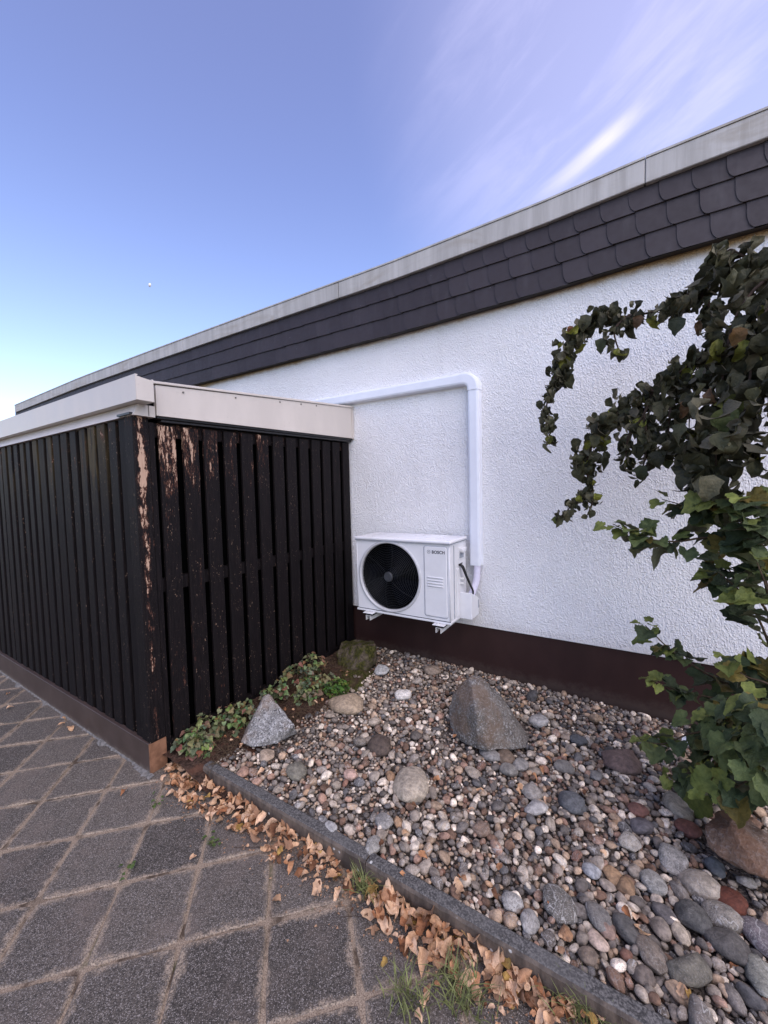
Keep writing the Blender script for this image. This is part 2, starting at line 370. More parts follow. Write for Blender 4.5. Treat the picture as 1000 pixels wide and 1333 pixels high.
simple('green_stem', (.075, .05, .03), .7, .2, var=.4, scale=60)
simple('moon_rock', (.8, .8, .78), .9, .1)
simple('roof_felt', (.05, .05, .05), .9, .1)
simple('paper_white', (.75, .76, .8), .7, .2, var=.05)

# ------------------------------------------------------------------ mesh kit
class MB:
    def __init__(s): s.v = []; s.f = []; s.mi = []
    def add(s, vs, fs, mi=0):
        o = len(s.v); s.v += [tuple(x) for x in vs]; s.f += [tuple(i+o for i in f) for f in fs]; s.mi += [mi]*len(fs); return s
    def box(s, x0, x1, y0, y1, z0, z1, mi=0):
        return s.add([(x0, y0, z0), (x1, y0, z0), (x1, y1, z0), (x0, y1, z0), (x0, y0, z1), (x1, y0, z1), (x1, y1, z1), (x0, y1, z1)],
                     [(0, 3, 2, 1), (4, 5, 6, 7), (0, 1, 5, 4), (1, 2, 6, 5), (2, 3, 7, 6), (3, 0, 4, 7)], mi)
    def tube(s, pts, rad, n=8, mi=0, closed=False):
        pts = [Vector(p) for p in pts]; N = len(pts); rads = rad if isinstance(rad, (list, tuple)) else [rad]*N
        rings = []; ref = None
        for i, p in enumerate(pts):
            a = pts[(i-1) % N] if (closed or i > 0) else p; b = pts[(i+1) % N] if (closed or i < N-1) else p
            t = (b-a).normalized()
            if ref is None: ref = t.orthogonal().normalized()
            ref = (ref - t*ref.dot(t)).normalized() if (ref - t*ref.dot(t)).length > 1e-6 else t.orthogonal().normalized()
            bi = t.cross(ref)
            rings.append([p+(ref*cos(2*pi*k/n)+bi*sin(2*pi*k/n))*rads[i] for k in range(n)])
        vs = [q for r in rings for q in r]; fs = []
        for i in range(N if closed else N-1):
            j = (i+1) % N
            for k in range(n): fs.append((i*n+k, i*n+(k+1) % n, j*n+(k+1) % n, j*n+k))
        if not closed: fs += [tuple(range(n))[::-1], tuple((N-1)*n+k for k in range(n))]
        return s.add(vs, fs, mi)
    def prism(s, poly, axis, a, b, mi=0):
        # poly: 2D points in the other two axes (in xyz order), extruded from a to b
        def mk(u, w, t): return {'x': (t, u, w), 'y': (u, t, w), 'z': (u, w, t)}[axis]
        n = len(poly); vs = [mk(u, w, a) for u, w in poly]+[mk(u, w, b) for u, w in poly]
        fs = [tuple(range(n)), tuple(range(2*n-1, n-1, -1))]+[(i, i+n, (i+1) % n+n, (i+1) % n) for i in range(n)]
        return s.add(vs, fs, mi)
    def mesh(s, name, mats, smooth=False, bevel=0, seg=2, ang=40):
        me = bpy.data.meshes.new(name); me.from_pydata(s.v, [], s.f)
        for q in mats: me.materials.append(q)
        me.polygons.foreach_set('material_index', s.mi)
        bm = bmesh.new(); bm.from_mesh(me); bmesh.ops.recalc_face_normals(bm, faces=bm.faces)
        if bevel:
            es = [e for e in bm.edges if e.is_manifold and e.calc_face_angle(0) > radians(ang)]
            bmesh.ops.bevel(bm, geom=es, offset=bevel, segments=seg, profile=.5, affect='EDGES', clamp_overlap=True)
        bm.to_mesh(me); bm.free()
        me.polygons.foreach_set('use_smooth', [smooth]*len(me.polygons)); me.update(); return me
    def obj(s, name, mats, parent=None, **k):
        if not isinstance(mats, (list, tuple)): mats = [mats]
        return link(name, s.mesh(name, [M[q] for q in mats], **k), parent)

def link(name, me, parent=None, mat=None):
    o = bpy.data.objects.new(name, me); COL.objects.link(o)
    if parent is not None: o.parent = parent
    if mat: me.materials.append(M[mat]) if not me.materials else None
    return o
def tag(o, label=None, cat=None, group=None, kind=None):
    if label: o['label'] = label
    if cat: o['category'] = cat
    if group: o['group'] = group
    if kind: o['kind'] = kind
    return o
def empty(name, loc, label, cat, group=None):
    o = bpy.data.objects.new(name, None); o.location = loc; o.empty_display_size = .1; COL.objects.link(o)
    return tag(o, label, cat, group)
def keep(o, root):   # parts are modelled in world space; offset by the root's location
    o.parent = root; o.matrix_parent_inverse = Matrix.Translation(-root.location); return o
def lathe(prof, n, centre, axis='y'):
    """prof: list of (radius, t along axis)"""
    mb = MB(); vs = []; c = Vector(centre)
    for r, t in prof:
        for k in range(n):
            a = 2*pi*k/n
            vs.append(c+(Vector((r*cos(a), t, r*sin(a))) if axis == 'y' else Vector((r*cos(a), r*sin(a), t))))
    fs = []
    for i in range(len(prof)-1):
        for k in range(n): fs.append((i*n+k, i*n+(k+1) % n, (i+1)*n+(k+1) % n, (i+1)*n+k))
    mb.add(vs, fs); return mb

# ------------------------------------------------------------------ the setting: ground and paving
WALL_Y = 2.93
def surf(x, y):
    zw = np.interp(x, [-1.2, -.55, .25, 1.5], [.066, .045, .016, .016])
    return .048+(y-1.2)/1.73*(zw-.048)
g = MB(); R_ = 400
g.add([(-R_, -R_, -.0042), (R_, -R_, -.0042), (R_, R_, -.0042), (-R_, R_, -.0042)], [(0, 1, 2, 3)])
ground = tag(g.obj('ground', 'ground'), kind='structure')

paving = bpy.data.objects.new('paving', None); COL.objects.link(paving); tag(paving, kind='structure')
def paver_mesh(i):
    r = random.Random(i); s = PITCH/2-.0042; n = 7
    ring = []
    cor = [(-s, -s), (s, -s), (s, s), (-s, s)]
    for k in range(4):
        a, b = cor[k], cor[(k+1) % 4]
        for j in range(n):
            t = j/n; x = a[0]+(b[0]-a[0])*t; y = a[1]+(b[1]-a[1])*t
            q = .0 if j else .006
            w = r.uniform(-.0018, .0012)
            nx, ny = (x/ s if abs(x) > s*.99 else 0), (y/s if abs(y) > s*.99 else 0)
            ring.append((x-nx*(q-w), y-ny*(q-w)))
    N = len(ring); sc2 = .968
    vs = [(x*sc2, y*sc2, 0) for x, y in ring]+[(x, y, -.0045) for x, y in ring]+[(x, y, -.04) for x, y in ring]
    fs = [tuple(range(N))]+[(k, k+N, (k+1) % N+N, (k+1) % N) for k in range(N)]+[(k+N, k+2*N, (k+1) % N+2*N, (k+1) % N+N) for k in range(N)]
    me = MB().add(vs, fs).mesh('paver', [M['paver']]); return me
pms = [paver_mesh(i) for i in range(8)]
s2 = sqrt(.5); np_ = 0
cells = []
for i in range(-30, 30):
    for j in range(-30, 40):
        a = -.99+PITCH*(i+.5); b = 1.36+PITCH*(j+.5)
        x, y = (a-b)*s2, (a+b)*s2
        if -6.2 < x < 2.3 and -1.3 < y < 1.33: cells.append((depth((x, y, 0)) > 0, -hypot(x, y), x, y))
cells.sort(reverse=True)
cells = cells[:298]
for k, (_, _, x, y) in enumerate(cells):
    o = link('paver', pms[k % 8], paving); o.location = (x+rng.uniform(-.002, .002), y+rng.uniform(-.002, .002), rng.uniform(-.0025, .0025))
    o.rotation_euler = (rng.uniform(-.006, .006), rng.uniform(-.006, .006), pi/4+rng.choice((0, 1, 2, 3))*pi/2+rng.uniform(-.007, .007))

# gravel bed and planting soil
def sheet(name, x0, x1, y0, y1, nx, ny, zf, mat, kind='structure'):
    vs = [(x0+(x1-x0)*i/nx, y0+(y1-y0)*j/ny, 0) for j in range(ny+1) for i in range(nx+1)]
    vs = [(x, y, zf(x, y)) for x, y, _ in vs]
    fs = [(j*(nx+1)+i, j*(nx+1)+i+1, (j+1)*(nx+1)+i+1, (j+1)*(nx+1)+i) for j in range(ny) for i in range(nx)]
    return MB().add(vs, fs).obj(name, mat, smooth=True)
def bedz(x, y): return float(surf(x, y))-.012+.008*mn.noise(Vector((x*6, y*6, 0)))
bed = tag(sheet('gravel_bed', -2.17, 3.2, 1.195, 2.944, 80, 40, bedz, 'grit'), kind='structure')
def fence_edge(y): return np.interp(y, [1.15, 1.5, 1.9, 2.3, 2.6, 2.93], [-1.90, -1.84, -1.72, -1.80, -1.86, -1.98])
def soilz(x, y):
    e = float(fence_edge(y))+.05
    return float(surf(x, y))+.028*max(0, min(1, (e-x)/.12))-.03*max(0, min(1, (x-e)/.05))+.012*mn.noise(Vector((x*14, y*14, 3)))
soil = tag(sheet('soil', -2.18, -1.5, 1.10, 2.944, 34, 90, soilz, 'soil'), kind='structure')

# ------------------------------------------------------------------ the house
HX0, HX1 = -10.42, 4.2
house = empty('house', (HX0, WALL_Y, 0), 'long white rendered flat-roofed house with dark shingled eaves band and brown plinth', 'house')
def H(o): return keep(o, house)
def sag(x): return float(np.interp(x, [-10.5, -7.5, -5.5, -3.66, -1.7, -.5, .07, .6, 4.5], [.002, .032, .018, -.005, -.034, -.022, .002, .010, .015]))
mb = MB(); mb.box(HX0, HX1, WALL_Y, WALL_Y+6, .43, 3.2)
H(mb.obj('wall', 'plaster'))
mb = MB(); mb.box(HX0+.012, HX1-.012, WALL_Y+.012, WALL_Y+5.98, -.05, .4298)
H(mb.obj('plinth', 'plinth_paint'))
# thin render stop edge that hangs 3 mm past the plinth
mb = MB(); mb.box(HX0, HX1, WALL_Y-.004, WALL_Y-.0005, .427, .437); H(mb.obj('drip_edge', 'plaster'))
mb = MB(); mb.box(HX0-.05, HX1, WALL_Y-.02, WALL_Y+6.1, 3.2, 3.26); H(mb.obj('roof_slab', 'roof_felt'))
# batten board behind the shingles
xs = list(np.linspace(HX0-.03, HX1, 60))
def strip(x0, x1, y0, y1, z0, z1, n=12):
    mb = MB(); X_ = np.linspace(x0, x1, n+1); vs = []; fs = []
    for x in X_:
        d = sag(x); vs += [(x, y0, z0+d), (x, y1, z0+d), (x, y1, z1+d), (x, y0, z1+d)]
    for i in range(n):
        a = i*4; b = a+4
        fs += [(a, b, b+1, a+1), (a+1, b+1, b+2, a+2), (a+2, b+2, b+3, a+3), (a+3, b+3, b, a)]
    fs += [(0, 1, 2, 3), (n*4+3, n*4+2, n*4+1, n*4)]
    return mb.add(vs, fs)
H(strip(HX0-.02, HX1, 2.882, WALL_Y+.001, 2.836, 3.30, 60).obj('batten_board', 'black_strip'))
# shingles: three courses, each shingle rounded at its lower left corner over its neighbour
SP = .1485
def shingle_mesh():
    w, hgt, r, t = SP+.030, .172, .036, .005
    pts = [(w, 0)]
    pts += [(r-.004-r*sin(a), r-r*cos(a)) for a in [k*pi/2/6 for k in range(7)]]
    pts = [(w, 0), (w, hgt), (0, hgt)] + [(r*(1-cos(a)), r*2.3*(1-sin(a))) for a in [k*pi/2/6 for k in range(7)]]
    n = len(pts)
    # left side proud of the right side: the plate leans over its left neighbour
    def yy(x, back): return -(.0065*(1-x/w)) + (t if back else 0)
    vs = [(x, yy(x, 0), z) for x, z in pts]+[(x, yy(x, 1), z) for x, z in pts]
    fs = [tuple(range(n)), tuple(range(2*n-1, n-1, -1))]; mi = [0, 0]
    for i in range(n): fs.append((i, i+n, (i+1) % n+n, (i+1) % n)); mi.append(1 if i >= 2 else 0)
    mb = MB(); mb.v = vs; mb.f = fs; mb.mi = mi
    return mb.mesh('shingle', [M['shingle'], M['shingle_edge']])
shm = shingle_mesh()
rows = [(3.122, -.455+.0, 2.858), (2.976, -.566, 2.858), (2.830, -.518, 2.858)]
nsh = 0
for zr_, x0_, yb in rows:
    k0 = math.floor((HX0-x0_)/SP)
    for k in range(k0, k0+94):
        x = x0_+k*SP
        if x > 3.1: break
        o = link('shingle', shm, None); o.location = (x, yb+rng.uniform(-.0012, .0012), zr_+sag(x)+rng.uniform(-.0015, .0015))
        o.rotation_euler = (-.080, -math.atan((sag(x+.2)-sag(x-.2))/.4)+rng.uniform(-.006, .006), 0); H(o); nsh += 1
# coping in long sheets with fine joints
js = [HX0-.05, -7.6, -4.6, -2.2, .068, 2.3, HX1+.03]
for a, b in zip(js[:-1], js[1:]):
    o = strip(a+.0012, b-.0012, 2.836, 2.98, 3.250, 3.386, 8).obj('coping', 'coping', bevel=.004, seg=1); H(o)
    mb = strip(a+.002, b-.002, 2.831, 2.99, 3.3862, 3.398, 8).obj('coping_lip', 'coping'); H(mb)
mb = MB()
for j in js[1:-1]: mb.box(j-.001, j+.001, 2.838, 2.97, 3.248+sag(j), 3.394+sag(j))
H(mb.obj('joint_seal', 'black_strip'))

# ------------------------------------------------------------------ the shed with its slatted screen
SX, SY = -2.18, 1.055
shed = empty('shed', (SX, SY, 0), 'black slatted timber bin store with cream metal fascia against the white house wall', 'shed')
def S(o): return keep(o, shed)
LX = -8.2
# brown base strip
mb = MB(); mb.box(LX, SX-.002, 1.036, 1.062, -.02, .166); S(mb.obj('base_strip', 'brown_metal', bevel=.002, seg=1))
mb = MB(); mb.prism([(1.0362, .0), (1.128, .0), (1.128, .160), (1.0362, .166)], 'x', SX, SX+.006); S(tag(mb.obj('end_cap', 'lit_cap_metal'), 'end cap with its lit orange brown put into the colour'))
mb = MB(); mb.box(SX-.05, SX-.004, 1.13, WALL_Y-.003, -.02, .12); S(mb.obj('sill', 'black_timber'))
# added black panels that paint the shade seen through the slat gaps
mb = MB(); mb.box(LX, SX-.10, 1.135, 1.14, .05, 1.93); mb.box(SX-.095, SX-.09, 1.14, WALL_Y-.002, .05, 1.97); S(mb.obj('gap_shade_panel', 'dark_void'))
# rails
for z0, z1 in ((1.828, 1.900), (.968, 1.040), (.22, .29)):
    if z0 < .5: continue
    mb = MB(); mb.prism([(1.135, z0-.004), (2.925, z0+(.052 if z0 > 1.5 else 0)), (2.925, z1+(.05 if z0 > 1.5 else 0)), (1.135, z1)], 'x', SX-.062, SX-.024); o = S(mb.obj('rail', 'black_timber')); o.color = (.55, 0, 0, 1)
    mb = MB(); mb.box(LX, SX-.09, 1.082, 1.12, z0, z1); o = S(mb.obj('rail', 'black_timber')); o.color = (.2, .2, 0, 1)
# corner post
mb = MB(); mb.box(SX-.085, SX+.004, 1.046, 1.128, .162, 1.925); o = S(mb.obj('corner_post', 'black_timber', bevel=.005)); o.color = (1.08, .0, 1, 1)
mb = MB(); mb.box(SX-.04, SX-.002, 1.130, 1.160, .12, 1.90); o = S(mb.obj('corner_board', 'black_timber', bevel=.003)); o.color = (.35, 0, 0, 1)
mb = MB(); mb.prism([(1.03, 1.925), (1.19, 1.925), (1.19, 1.938), (1.03, 1.936)], 'x', SX-.12, SX+.012); S(mb.obj('post_cap', 'black_strip'))
# slats, house-facing return
pk = [.84, .80, .64, .54, .46, .60, .36, .33, .30, .28, .26, .24, .25]
for k in range(13):
    y = 1.181+k*.1355; w = .094+rng.uniform(-.003, .003); zt = 1.889+(y-1.18)*.0335
    mb = MB(); zb = .10+rng.uniform(-.01, .01)
    mb.box(-.022, 0, 0, w, zb, zt)
    o = mb.obj('slat', 'black_timber', bevel=.003, seg=1); o.location = (SX+rng.uniform(-.002, .002), y, 0); S(o)
    o.rotation_euler = (rng.uniform(-.002, .002), 0, rng.uniform(-.03, .03)); o.color = (pk[k], 0, 0, 1)
# slats, path side
for k in range(44):
    x = -2.247-.1285*k+rng.uniform(-.004, .004); w = .088
    mb = MB(); mb.box(-w, 0, 0, .022, .155+rng.uniform(-.006, .006), 1.918)
    o = mb.obj('slat', 'black_timber', bevel=.003, seg=1); o.location = (x, SY+rng.uniform(-.002, .002), 0); S(o)
    o.rotation_euler = (0, 0, rng.uniform(-.05, .05)); o.color = (rng.choice((.12, .2, .45, .3)), rng.uniform(.0, .7), 0, 1)
    if k == 3: o.color = (.5, 1, 0, 1)
# black trim profile above the slats
def wedge(name, x0, x1, ya, yb, za0, za1, zb0, zb1, mat, **k):
    mb = MB(); mb.prism([(ya, za0), (yb, zb0), (yb, zb1), (ya, za1)], 'x', x0, x1); return S(mb.obj(name, mat, **k))
wedge('trim', SX-.03, SX+.014, 1.192, 2.926, 1.905, 1.918, 1.957, 1.972, 'black_strip', bevel=.002, seg=1)
wedge('trim', SX-.03, SX+.026, 1.165, 2.926, 1.9185, 1.936, 1.9725, 1.990, 'black_strip', bevel=.003, seg=1)
# cream fascia, tapering down towards the path
wedge('fascia', -2.165, -2.140, 1.155, 2.925, 1.932, 2.092, 1.988, 2.262, 'cream_metal')
wedge('fascia_flashing', -2.19, -2.132, 1.09, 2.925, 2.0925, 2.106, 2.2625, 2.279, 'cream_metal', bevel=.002, seg=1)
wedge('end_trim', -2.150, -2.133, 2.9, 2.9255, 1.984, 2.258, 1.985, 2.2605, 'cream_metal')
for y, z in ((1.331, 2.094), (1.688, 2.131), (2.074, 2.172), (2.294, 2.195), (2.472, 2.213)):
    y *= .982; z = 1.5+(z-1.5)*.982-.0
    mb = lathe([(0.0001, -.0), (.0055, 0), (.0055, .004), (.0001, .006)], 8, (0, 0, 0), 'z'); o = mb.obj('screw', 'screw'); o.rotation_euler = (0, pi/2, 0); o.location = (-2.1395, y, z); S(o)
# gutter along the path side
GX = -2.062
mb = MB(); mb.prism([(1.018, 1.981), (1.105, 1.981), (1.105, 2.096), (1.098, 2.096), (1.098, 1.99), (1.025, 1.99), (1.025, 2.100), (1.030, 2.1045), (1.030, 2.107), (1.018, 2.107)], 'x', LX, GX-.0025)
S(mb.obj('gutter', 'cream_metal'))
mb = MB(); mb.prism([(1.0195, 1.982), (1.1035, 1.982), (1.1035, 2.088), (1.0195, 2.098)], 'x', GX-.0022, GX); S(mb.obj('gutter_end', 'cream_metal'))
mb = MB(); mb.prism([(1.042, 1.921), (1.15, 1.921), (1.15, 1.9795), (1.062, 1.9795)], 'x', LX, -2.148); S(mb.obj('eaves_beam', 'cream_metal'))
mb = MB(); mb.box(-2.1478, -2.1455, 1.115, 1.118, 1.925, 1.98); S(mb.obj('beam_joint', 'screw'))
# roof
mb = MB(); mb.prism([(1.11, 2.05), (2.92, 2.22), (2.92, 2.25), (1.11, 2.085)], 'x', LX, -2.192); S(mb.obj('roof', 'roof_felt'))

# mortar crust along the foot of the strip
vs = []; fs = []; N = 260
for i in range(N+1):
    x = -4.8+(4.8-2.14)*i/N; nz_ = mn.noise(Vector((x*9, 0, 0))); nz_ = nz_+.5*mn.noise(Vector((x*31, 4, 0))); w = .004+.05*max(0, nz_)+(.028 if x > -2.32 else 0)
    vs += [(x, 1.040, .010+.006*nz_), (x, 1.034-w*.5, .005+.004*nz_), (x, 1.034-w, -.004)]
for i in range(N):
    for k in range(2): fs.append((i*3+k, i*3+k+1, i*3+k+4, i*3+k+3))
mort = MB().add(vs, fs).obj('mortar_bead', 'mortar', smooth=True); tag(mort, kind='structure')

# ------------------------------------------------------------------ kerb edging, one metre stones
kx = [(-1.885, -.848, 1.157, 0), (-.842, .152, 1.152, .0), (.158, 1.155, 1.152, .001), (1.161, 2.16, 1.152, 0)]
klab = ['weathered concrete edging stone starting beside the fence corner and ending at the grass tuft',
        'weathered concrete edging stone from the grass tuft to the lower right of the photo',
        'concrete edging stone past the lower right corner beside the largest pebbles', 'farthest right concrete edging stone of the gravel bed']
for (a, b, y, dz), lb in zip(kx, klab):
    mb = MB(); n = 26
    prof = [(0, -.06), (0, .068), (.006, .078), (.012, .080), (.046, .080), (.052, .077), (.056, .070), (.056, -.06)]
    vs = []
    for i in range(n+1):
        x = (b-a)*i/n
        for u, z in prof:
            j = .0016*mn.noise(Vector(((a+x)*25, u*90, z*60)))
            vs.append((x, u+j, z+dz+(j if z > 0 else 0)))
    P = len(prof); fs = [(i*P+k, i*P+(k+1) % P, (i+1)*P+(k+1) % P, (i+1)*P+k) for i in range(n) for k in range(P)]
    fs += [tuple(range(P)), tuple(n*P+k for k in range(P))[::-1]]
    mb.add(vs, fs); o = mb.obj('kerb_stone', 'kerb'); o.location = (a, y, 0); tag(o, lb, 'kerb stone', 'concrete edging stones along the gravel bed')

# ------------------------------------------------------------------ outdoor unit
UX0, UX1, UY0, UY1, UZ0, UZ1 = -1.852, -1.052, 2.53, 2.845, .556, 1.118
unit = empty('outdoor_unit', ((UX0+UX1)/2, 2.69, UZ0), 'white wall-mounted air conditioning outdoor unit with round black fan grille', 'outdoor unit')
def U(o): return keep(o, unit)
FC = Vector((-1.553, UY0, .843)); FR = .262
# casing with a round hole in the front
def front_with_hole():
    n = 64; vs = []; fs = []
    x0, x1, z0, z1 = UX0, UX1, UZ0, UZ1
    inner = [(FC.x+FR*cos(2*pi*k/n), FC.z+FR*sin(2*pi*k/n)) for k in range(n)]
    outer = []
    for k in range(n):
        a = 2*pi*k/n; dx, dz = cos(a), sin(a); t = 1e9
        if dx > 1e-9: t = min(t, (x1-FC.x)/dx)
        if dx < -1e-9: t = min(t, (x0-FC.x)/dx)
        if dz > 1e-9: t = min(t, (z1-FC.z)/dz)
        if dz < -1e-9: t = min(t, (z0-FC.z)/dz)
        outer.append((FC.x+dx*t, FC.z+dz*t))
    for cx_, cz_ in ((x0, z0), (x1, z0), (x1, z1), (x0, z1)):
        k = min(range(n), key=lambda q: (outer[q][0]-cx_)**2+(outer[q][1]-cz_)**2); outer[k] = (cx_, cz_)
    vs = [(x, UY0, z) for x, z in inner]+[(x, UY0, z) for x, z in outer]
    fs = [(k, (k+1) % n, (k+1) % n+n, k+n) for k in range(n)]
    return vs, fs
mb = MB(); v_, f_ = front_with_hole(); mb.add(v_, f_)
o0 = len(mb.v)
mb.add([(UX0, UY0, UZ0), (UX1, UY0, UZ0), (UX1, UY1, UZ0), (UX0, UY1, UZ0), (UX0, UY0, UZ1), (UX1, UY0, UZ1), (UX1, UY1, UZ1), (UX0, UY1, UZ1)],
       [(0, 3, 2, 1), (4, 5, 6, 7), (1, 2, 6, 5), (2, 3, 7, 6), (3, 0, 4, 7)])
casing = U(mb.obj('casing', 'unit_white'))
# rounded vertical corner trims
for x_ in (UX0, UX1):
    mb = MB(); mb.tube([(x_+(.004 if x_ == UX0 else -.004), UY0+.0045, UZ0+.002), (x_+(.004 if x_ == UX0 else -.004), UY0+.0045, UZ1-.004)], .0055, 12); U(mb.obj('corner_trim', 'unit_white', smooth=True))
mb = MB(); mb.box(UX0-.006, UX1+.004, UY0-.006, UY1, UZ0-.010, UZ0+.006); U(mb.obj('base_pan', 'unit_white', bevel=.004))
mb = MB(); mb.box(UX0-.002, UX1+.002, UY0-.0042, UY0, UZ0+.0085, UZ0+.0115); U(mb.obj('seam', 'print_dark'))
# lid
mb = MB(); mb.box(UX0-.010, UX1+.012, UY0-.014, UY1+.006, UZ1, UZ1+.024); lid = U(mb.obj('lid', 'unit_lid', bevel=.009, seg=3, smooth=True))
mb = MB()
for k in range(3):
    y = UY0+.07+k*.085; mb.box(UX0+.10, UX1-.13, y, y+.045, UZ1+.0235, UZ1+.029)
keep(mb.obj('lid_rib', 'unit_lid', bevel=.003, smooth=True), unit)
mb = MB(); mb.box(UX0-.0085, UX1+.0105, UY0-.0125, UY1+.002, UZ1-.0035, UZ1+.0002); U(mb.obj('lid_gap', 'label_grey'))
# rim, well, fan, grille
U(lathe([(FR+.016, .001), (FR+.016, -.004), (FR+.012, -.009), (FR+.002, -.010), (FR-.004, -.006), (FR-.006, .02), (FR-.004, .03)], 72, FC).obj('rim', 'unit_rim', smooth=True))
U(lathe([(FR-.003, .0), (FR-.008, .10), (FR-.012, .15), (.0001, .151)], 48, FC).obj('fan_well', 'inner_black', smooth=True))
def torus_pts(r, y, n=56): return [(FC.x+r*cos(2*pi*k/n), FC.y+y, FC.z+r*sin(2*pi*k/n)) for k in range(n)]
def gy(r): return .012-.020*(1-(r/FR)**2)
for k in range(17):
    r = .042+k*.0131
    mb = MB(); mb.tube(torus_pts(r, gy(r), 48), .0013, 4, closed=True); U(mb.obj('grille_ring', 'grille_black', smooth=True))
for k in range(6):
    a = 2*pi*k/6+.1; mb = MB()
    mb.tube([(FC.x+r*cos(a+.35*(r/FR)), FC.y+gy(r)+.002, FC.z+r*sin(a+.35*(r/FR))) for r in np.linspace(.034, FR-.004, 7)], .0010, 4); U(mb.obj('grille_spoke', 'grille_black', smooth=True))
U(lathe([(.037, .006), (.037, -.012), (.034, -.016), (.0001, -.0165)], 32, FC).obj('hub', 'hub_grey', smooth=False))
# emblem on the hub: ring with a two-armed anchor shape
def emblem(c, r, y, mat, parent_fn, name='emblem'):
    mb = MB()
    mb.tube([(c[0]+r*cos(2*pi*k/28), y, c[1]+r*sin(2*pi*k/28)) for k in range(28)], r*.07, 5, closed=True)
    for s_ in (-1, 1):
        mb.tube([(c[0]+s_*r*.22+s_*r*.26*abs(sin(t)), y, c[1]+r*.62*t/1.57) for t in np.linspace(-1.57, 1.57, 9)], r*.07, 5)
    mb.box(c[0]-r*.2, c[0]+r*.2, y-.0004, y+.0004, c[1]-r*.07, c[1]+r*.07)
    return parent_fn(mb.obj(name, mat))
emblem((FC.x, FC.z), .024, UY0-.0168, 'print_dark', U)
for k in range(3):   # fan blades
    a0 = 2*pi*k/3+.4; vs = []; fs = []; na, nr_ = 9, 7
    for i in range(nr_):
        r = .05+(FR-.075)*i/(nr_-1); sw = .35*(i/(nr_-1))**1.3
        for j in range(na):
            t = j/(na-1); a = a0+sw+t*(1.35-.25*i/nr_); vs.append((FC.x+r*cos(a), FC.y+.055+.055*t-.012*sin(t*pi), FC.z+r*sin(a)))
    for i in range(nr_-1):
        for j in range(na-1): fs.append((i*na+j, i*na+j+1, (i+1)*na+j+1, (i+1)*na+j))
    U(MB().add(vs, fs).obj('fan_blade', 'fan_black', smooth=True))
U(lathe([(.055, .12), (.055, .05), (.045, .04), (.0001, .036)], 28, FC).obj('fan_boss', 'fan_black', smooth=True))
# service panel, embossed
def rrect(x0, x1, z0, z1, r, n=5):
    pts = []
    for cx_, cz_, a0 in ((x1-r, z1-r, 0), (x0+r, z1-r, pi/2), (x0+r, z0+r, pi), (x1-r, z0+r, 3*pi/2)):
        pts += [(cx_+r*cos(a0+pi/2*k/n), cz_+r*sin(a0+pi/2*k/n)) for k in range(n+1)]
    return pts
PX0, PX1, PZ0, PZ1 = -1.250, -1.070, .588, 1.098
mb = MB(); po_ = rrect(PX0, PX1, PZ0, PZ1, .018); pi_ = rrect(PX0+.007, PX1-.007, PZ0+.007, PZ1-.007, .012); n = len(po_)
mb.add([(x, UY0+.0005, z) for x, z in po_]+[(x, UY0-.0065, z) for x, z in pi_], [tuple(n+k for k in range(n))]+[(k, (k+1) % n, (k+1) % n+n, k+n) for k in range(n)])
U(mb.obj('service_panel', 'unit_white'))
U(MB().tube([(x, UY0-.0008, z) for x, z in rrect(PX0-.0015, PX1+.0015, PZ0-.0015, PZ1+.0015, .019)], .0016, 4, closed=True).obj('panel_groove', 'label_grey'))
for z in (.874, .853, .832, .812):
    mb = MB(); mb.tube([(-1.222, UY0-.0062, z), (-1.218, UY0-.0085, z), (-1.105, UY0-.0085, z), (-1.101, UY0-.0062, z)], .0042, 8); U(mb.obj('panel_rib', 'unit_white', smooth=True))
    U(MB().box(-1.220, -1.103, UY0-.0072, UY0-.0064, z-.0062, z-.0042).obj('rib_line', 'label_grey'))
# lettering
def text_obj(txt, size, loc, rot, mat, name, offset=0, sx=1.0):
    cu = bpy.data.curves.new(name, 'FONT'); cu.body = txt; cu.size = size; cu.extrude = .0006; cu.offset = offset; cu.space_character = 1.05
    t = bpy.data.objects.new('tmp', cu); COL.objects.link(t)
    dg = bpy.context.evaluated_depsgraph_get(); me = bpy.data.meshes.new_from_object(t.evaluated_get(dg)); bpy.data.objects.remove(t)
    me.materials.clear(); me.materials.append(M[mat]); me.name = name
    o = link(name, me); o.location = loc; o.rotation_euler = rot; o.scale = (sx, 1, 1); return o
U(text_obj('BOSCH', .0305, (-1.186, UY0-.0068, 1.0475), (pi/2, 0, 0), 'print_dark', 'lettering', .0009, .98))
emblem((-1.209, 1.058), .0125, UY0-.0070, 'print_dark', U)
# right end: recessed handle, side panel, label
mb = MB(); mb.box(UX1+.0, UX1+.004, 2.690, 2.800, .985, 1.075); U(mb.obj('handle_plate', 'unit_white', bevel=.0015, seg=1))
mb = MB(); mb.prism([(2.70, 1.070), (2.79, 1.070), (2.785, 1.040), (2.765, 1.030), (2.725, 1.030), (2.705, 1.040)], 'x', UX1+.001, UX1+.030); U(mb.obj('handle', 'unit_white', bevel=.006, smooth=True))
mb = MB(); mb.box(UX1+.0035, UX1+.0065, 2.705, 2.785, .992, 1.028); U(mb.obj('handle_recess', 'label_grey'))
mb = MB(); mb.box(UX1, UX1+.007, 2.645, 2.700, .565, .925); U(mb.obj('side_panel', 'unit_white', bevel=.004))
mb = MB(); mb.box(UX1, UX1+.006, 2.715, 2.82, .565, .70); U(mb.obj('side_panel', 'unit_white', bevel=.003))
mb = MB(); mb.box(UX1+.0005, UX1+.0025, 2.695, 2.770, .944, .952); U(mb.obj('cable_slot', 'rubber'))
mb = MB(); mb.box(UX1, UX1+.004, 2.60, 2.606, .57, 1.10); U(mb.obj('side_seam', 'label_grey'))
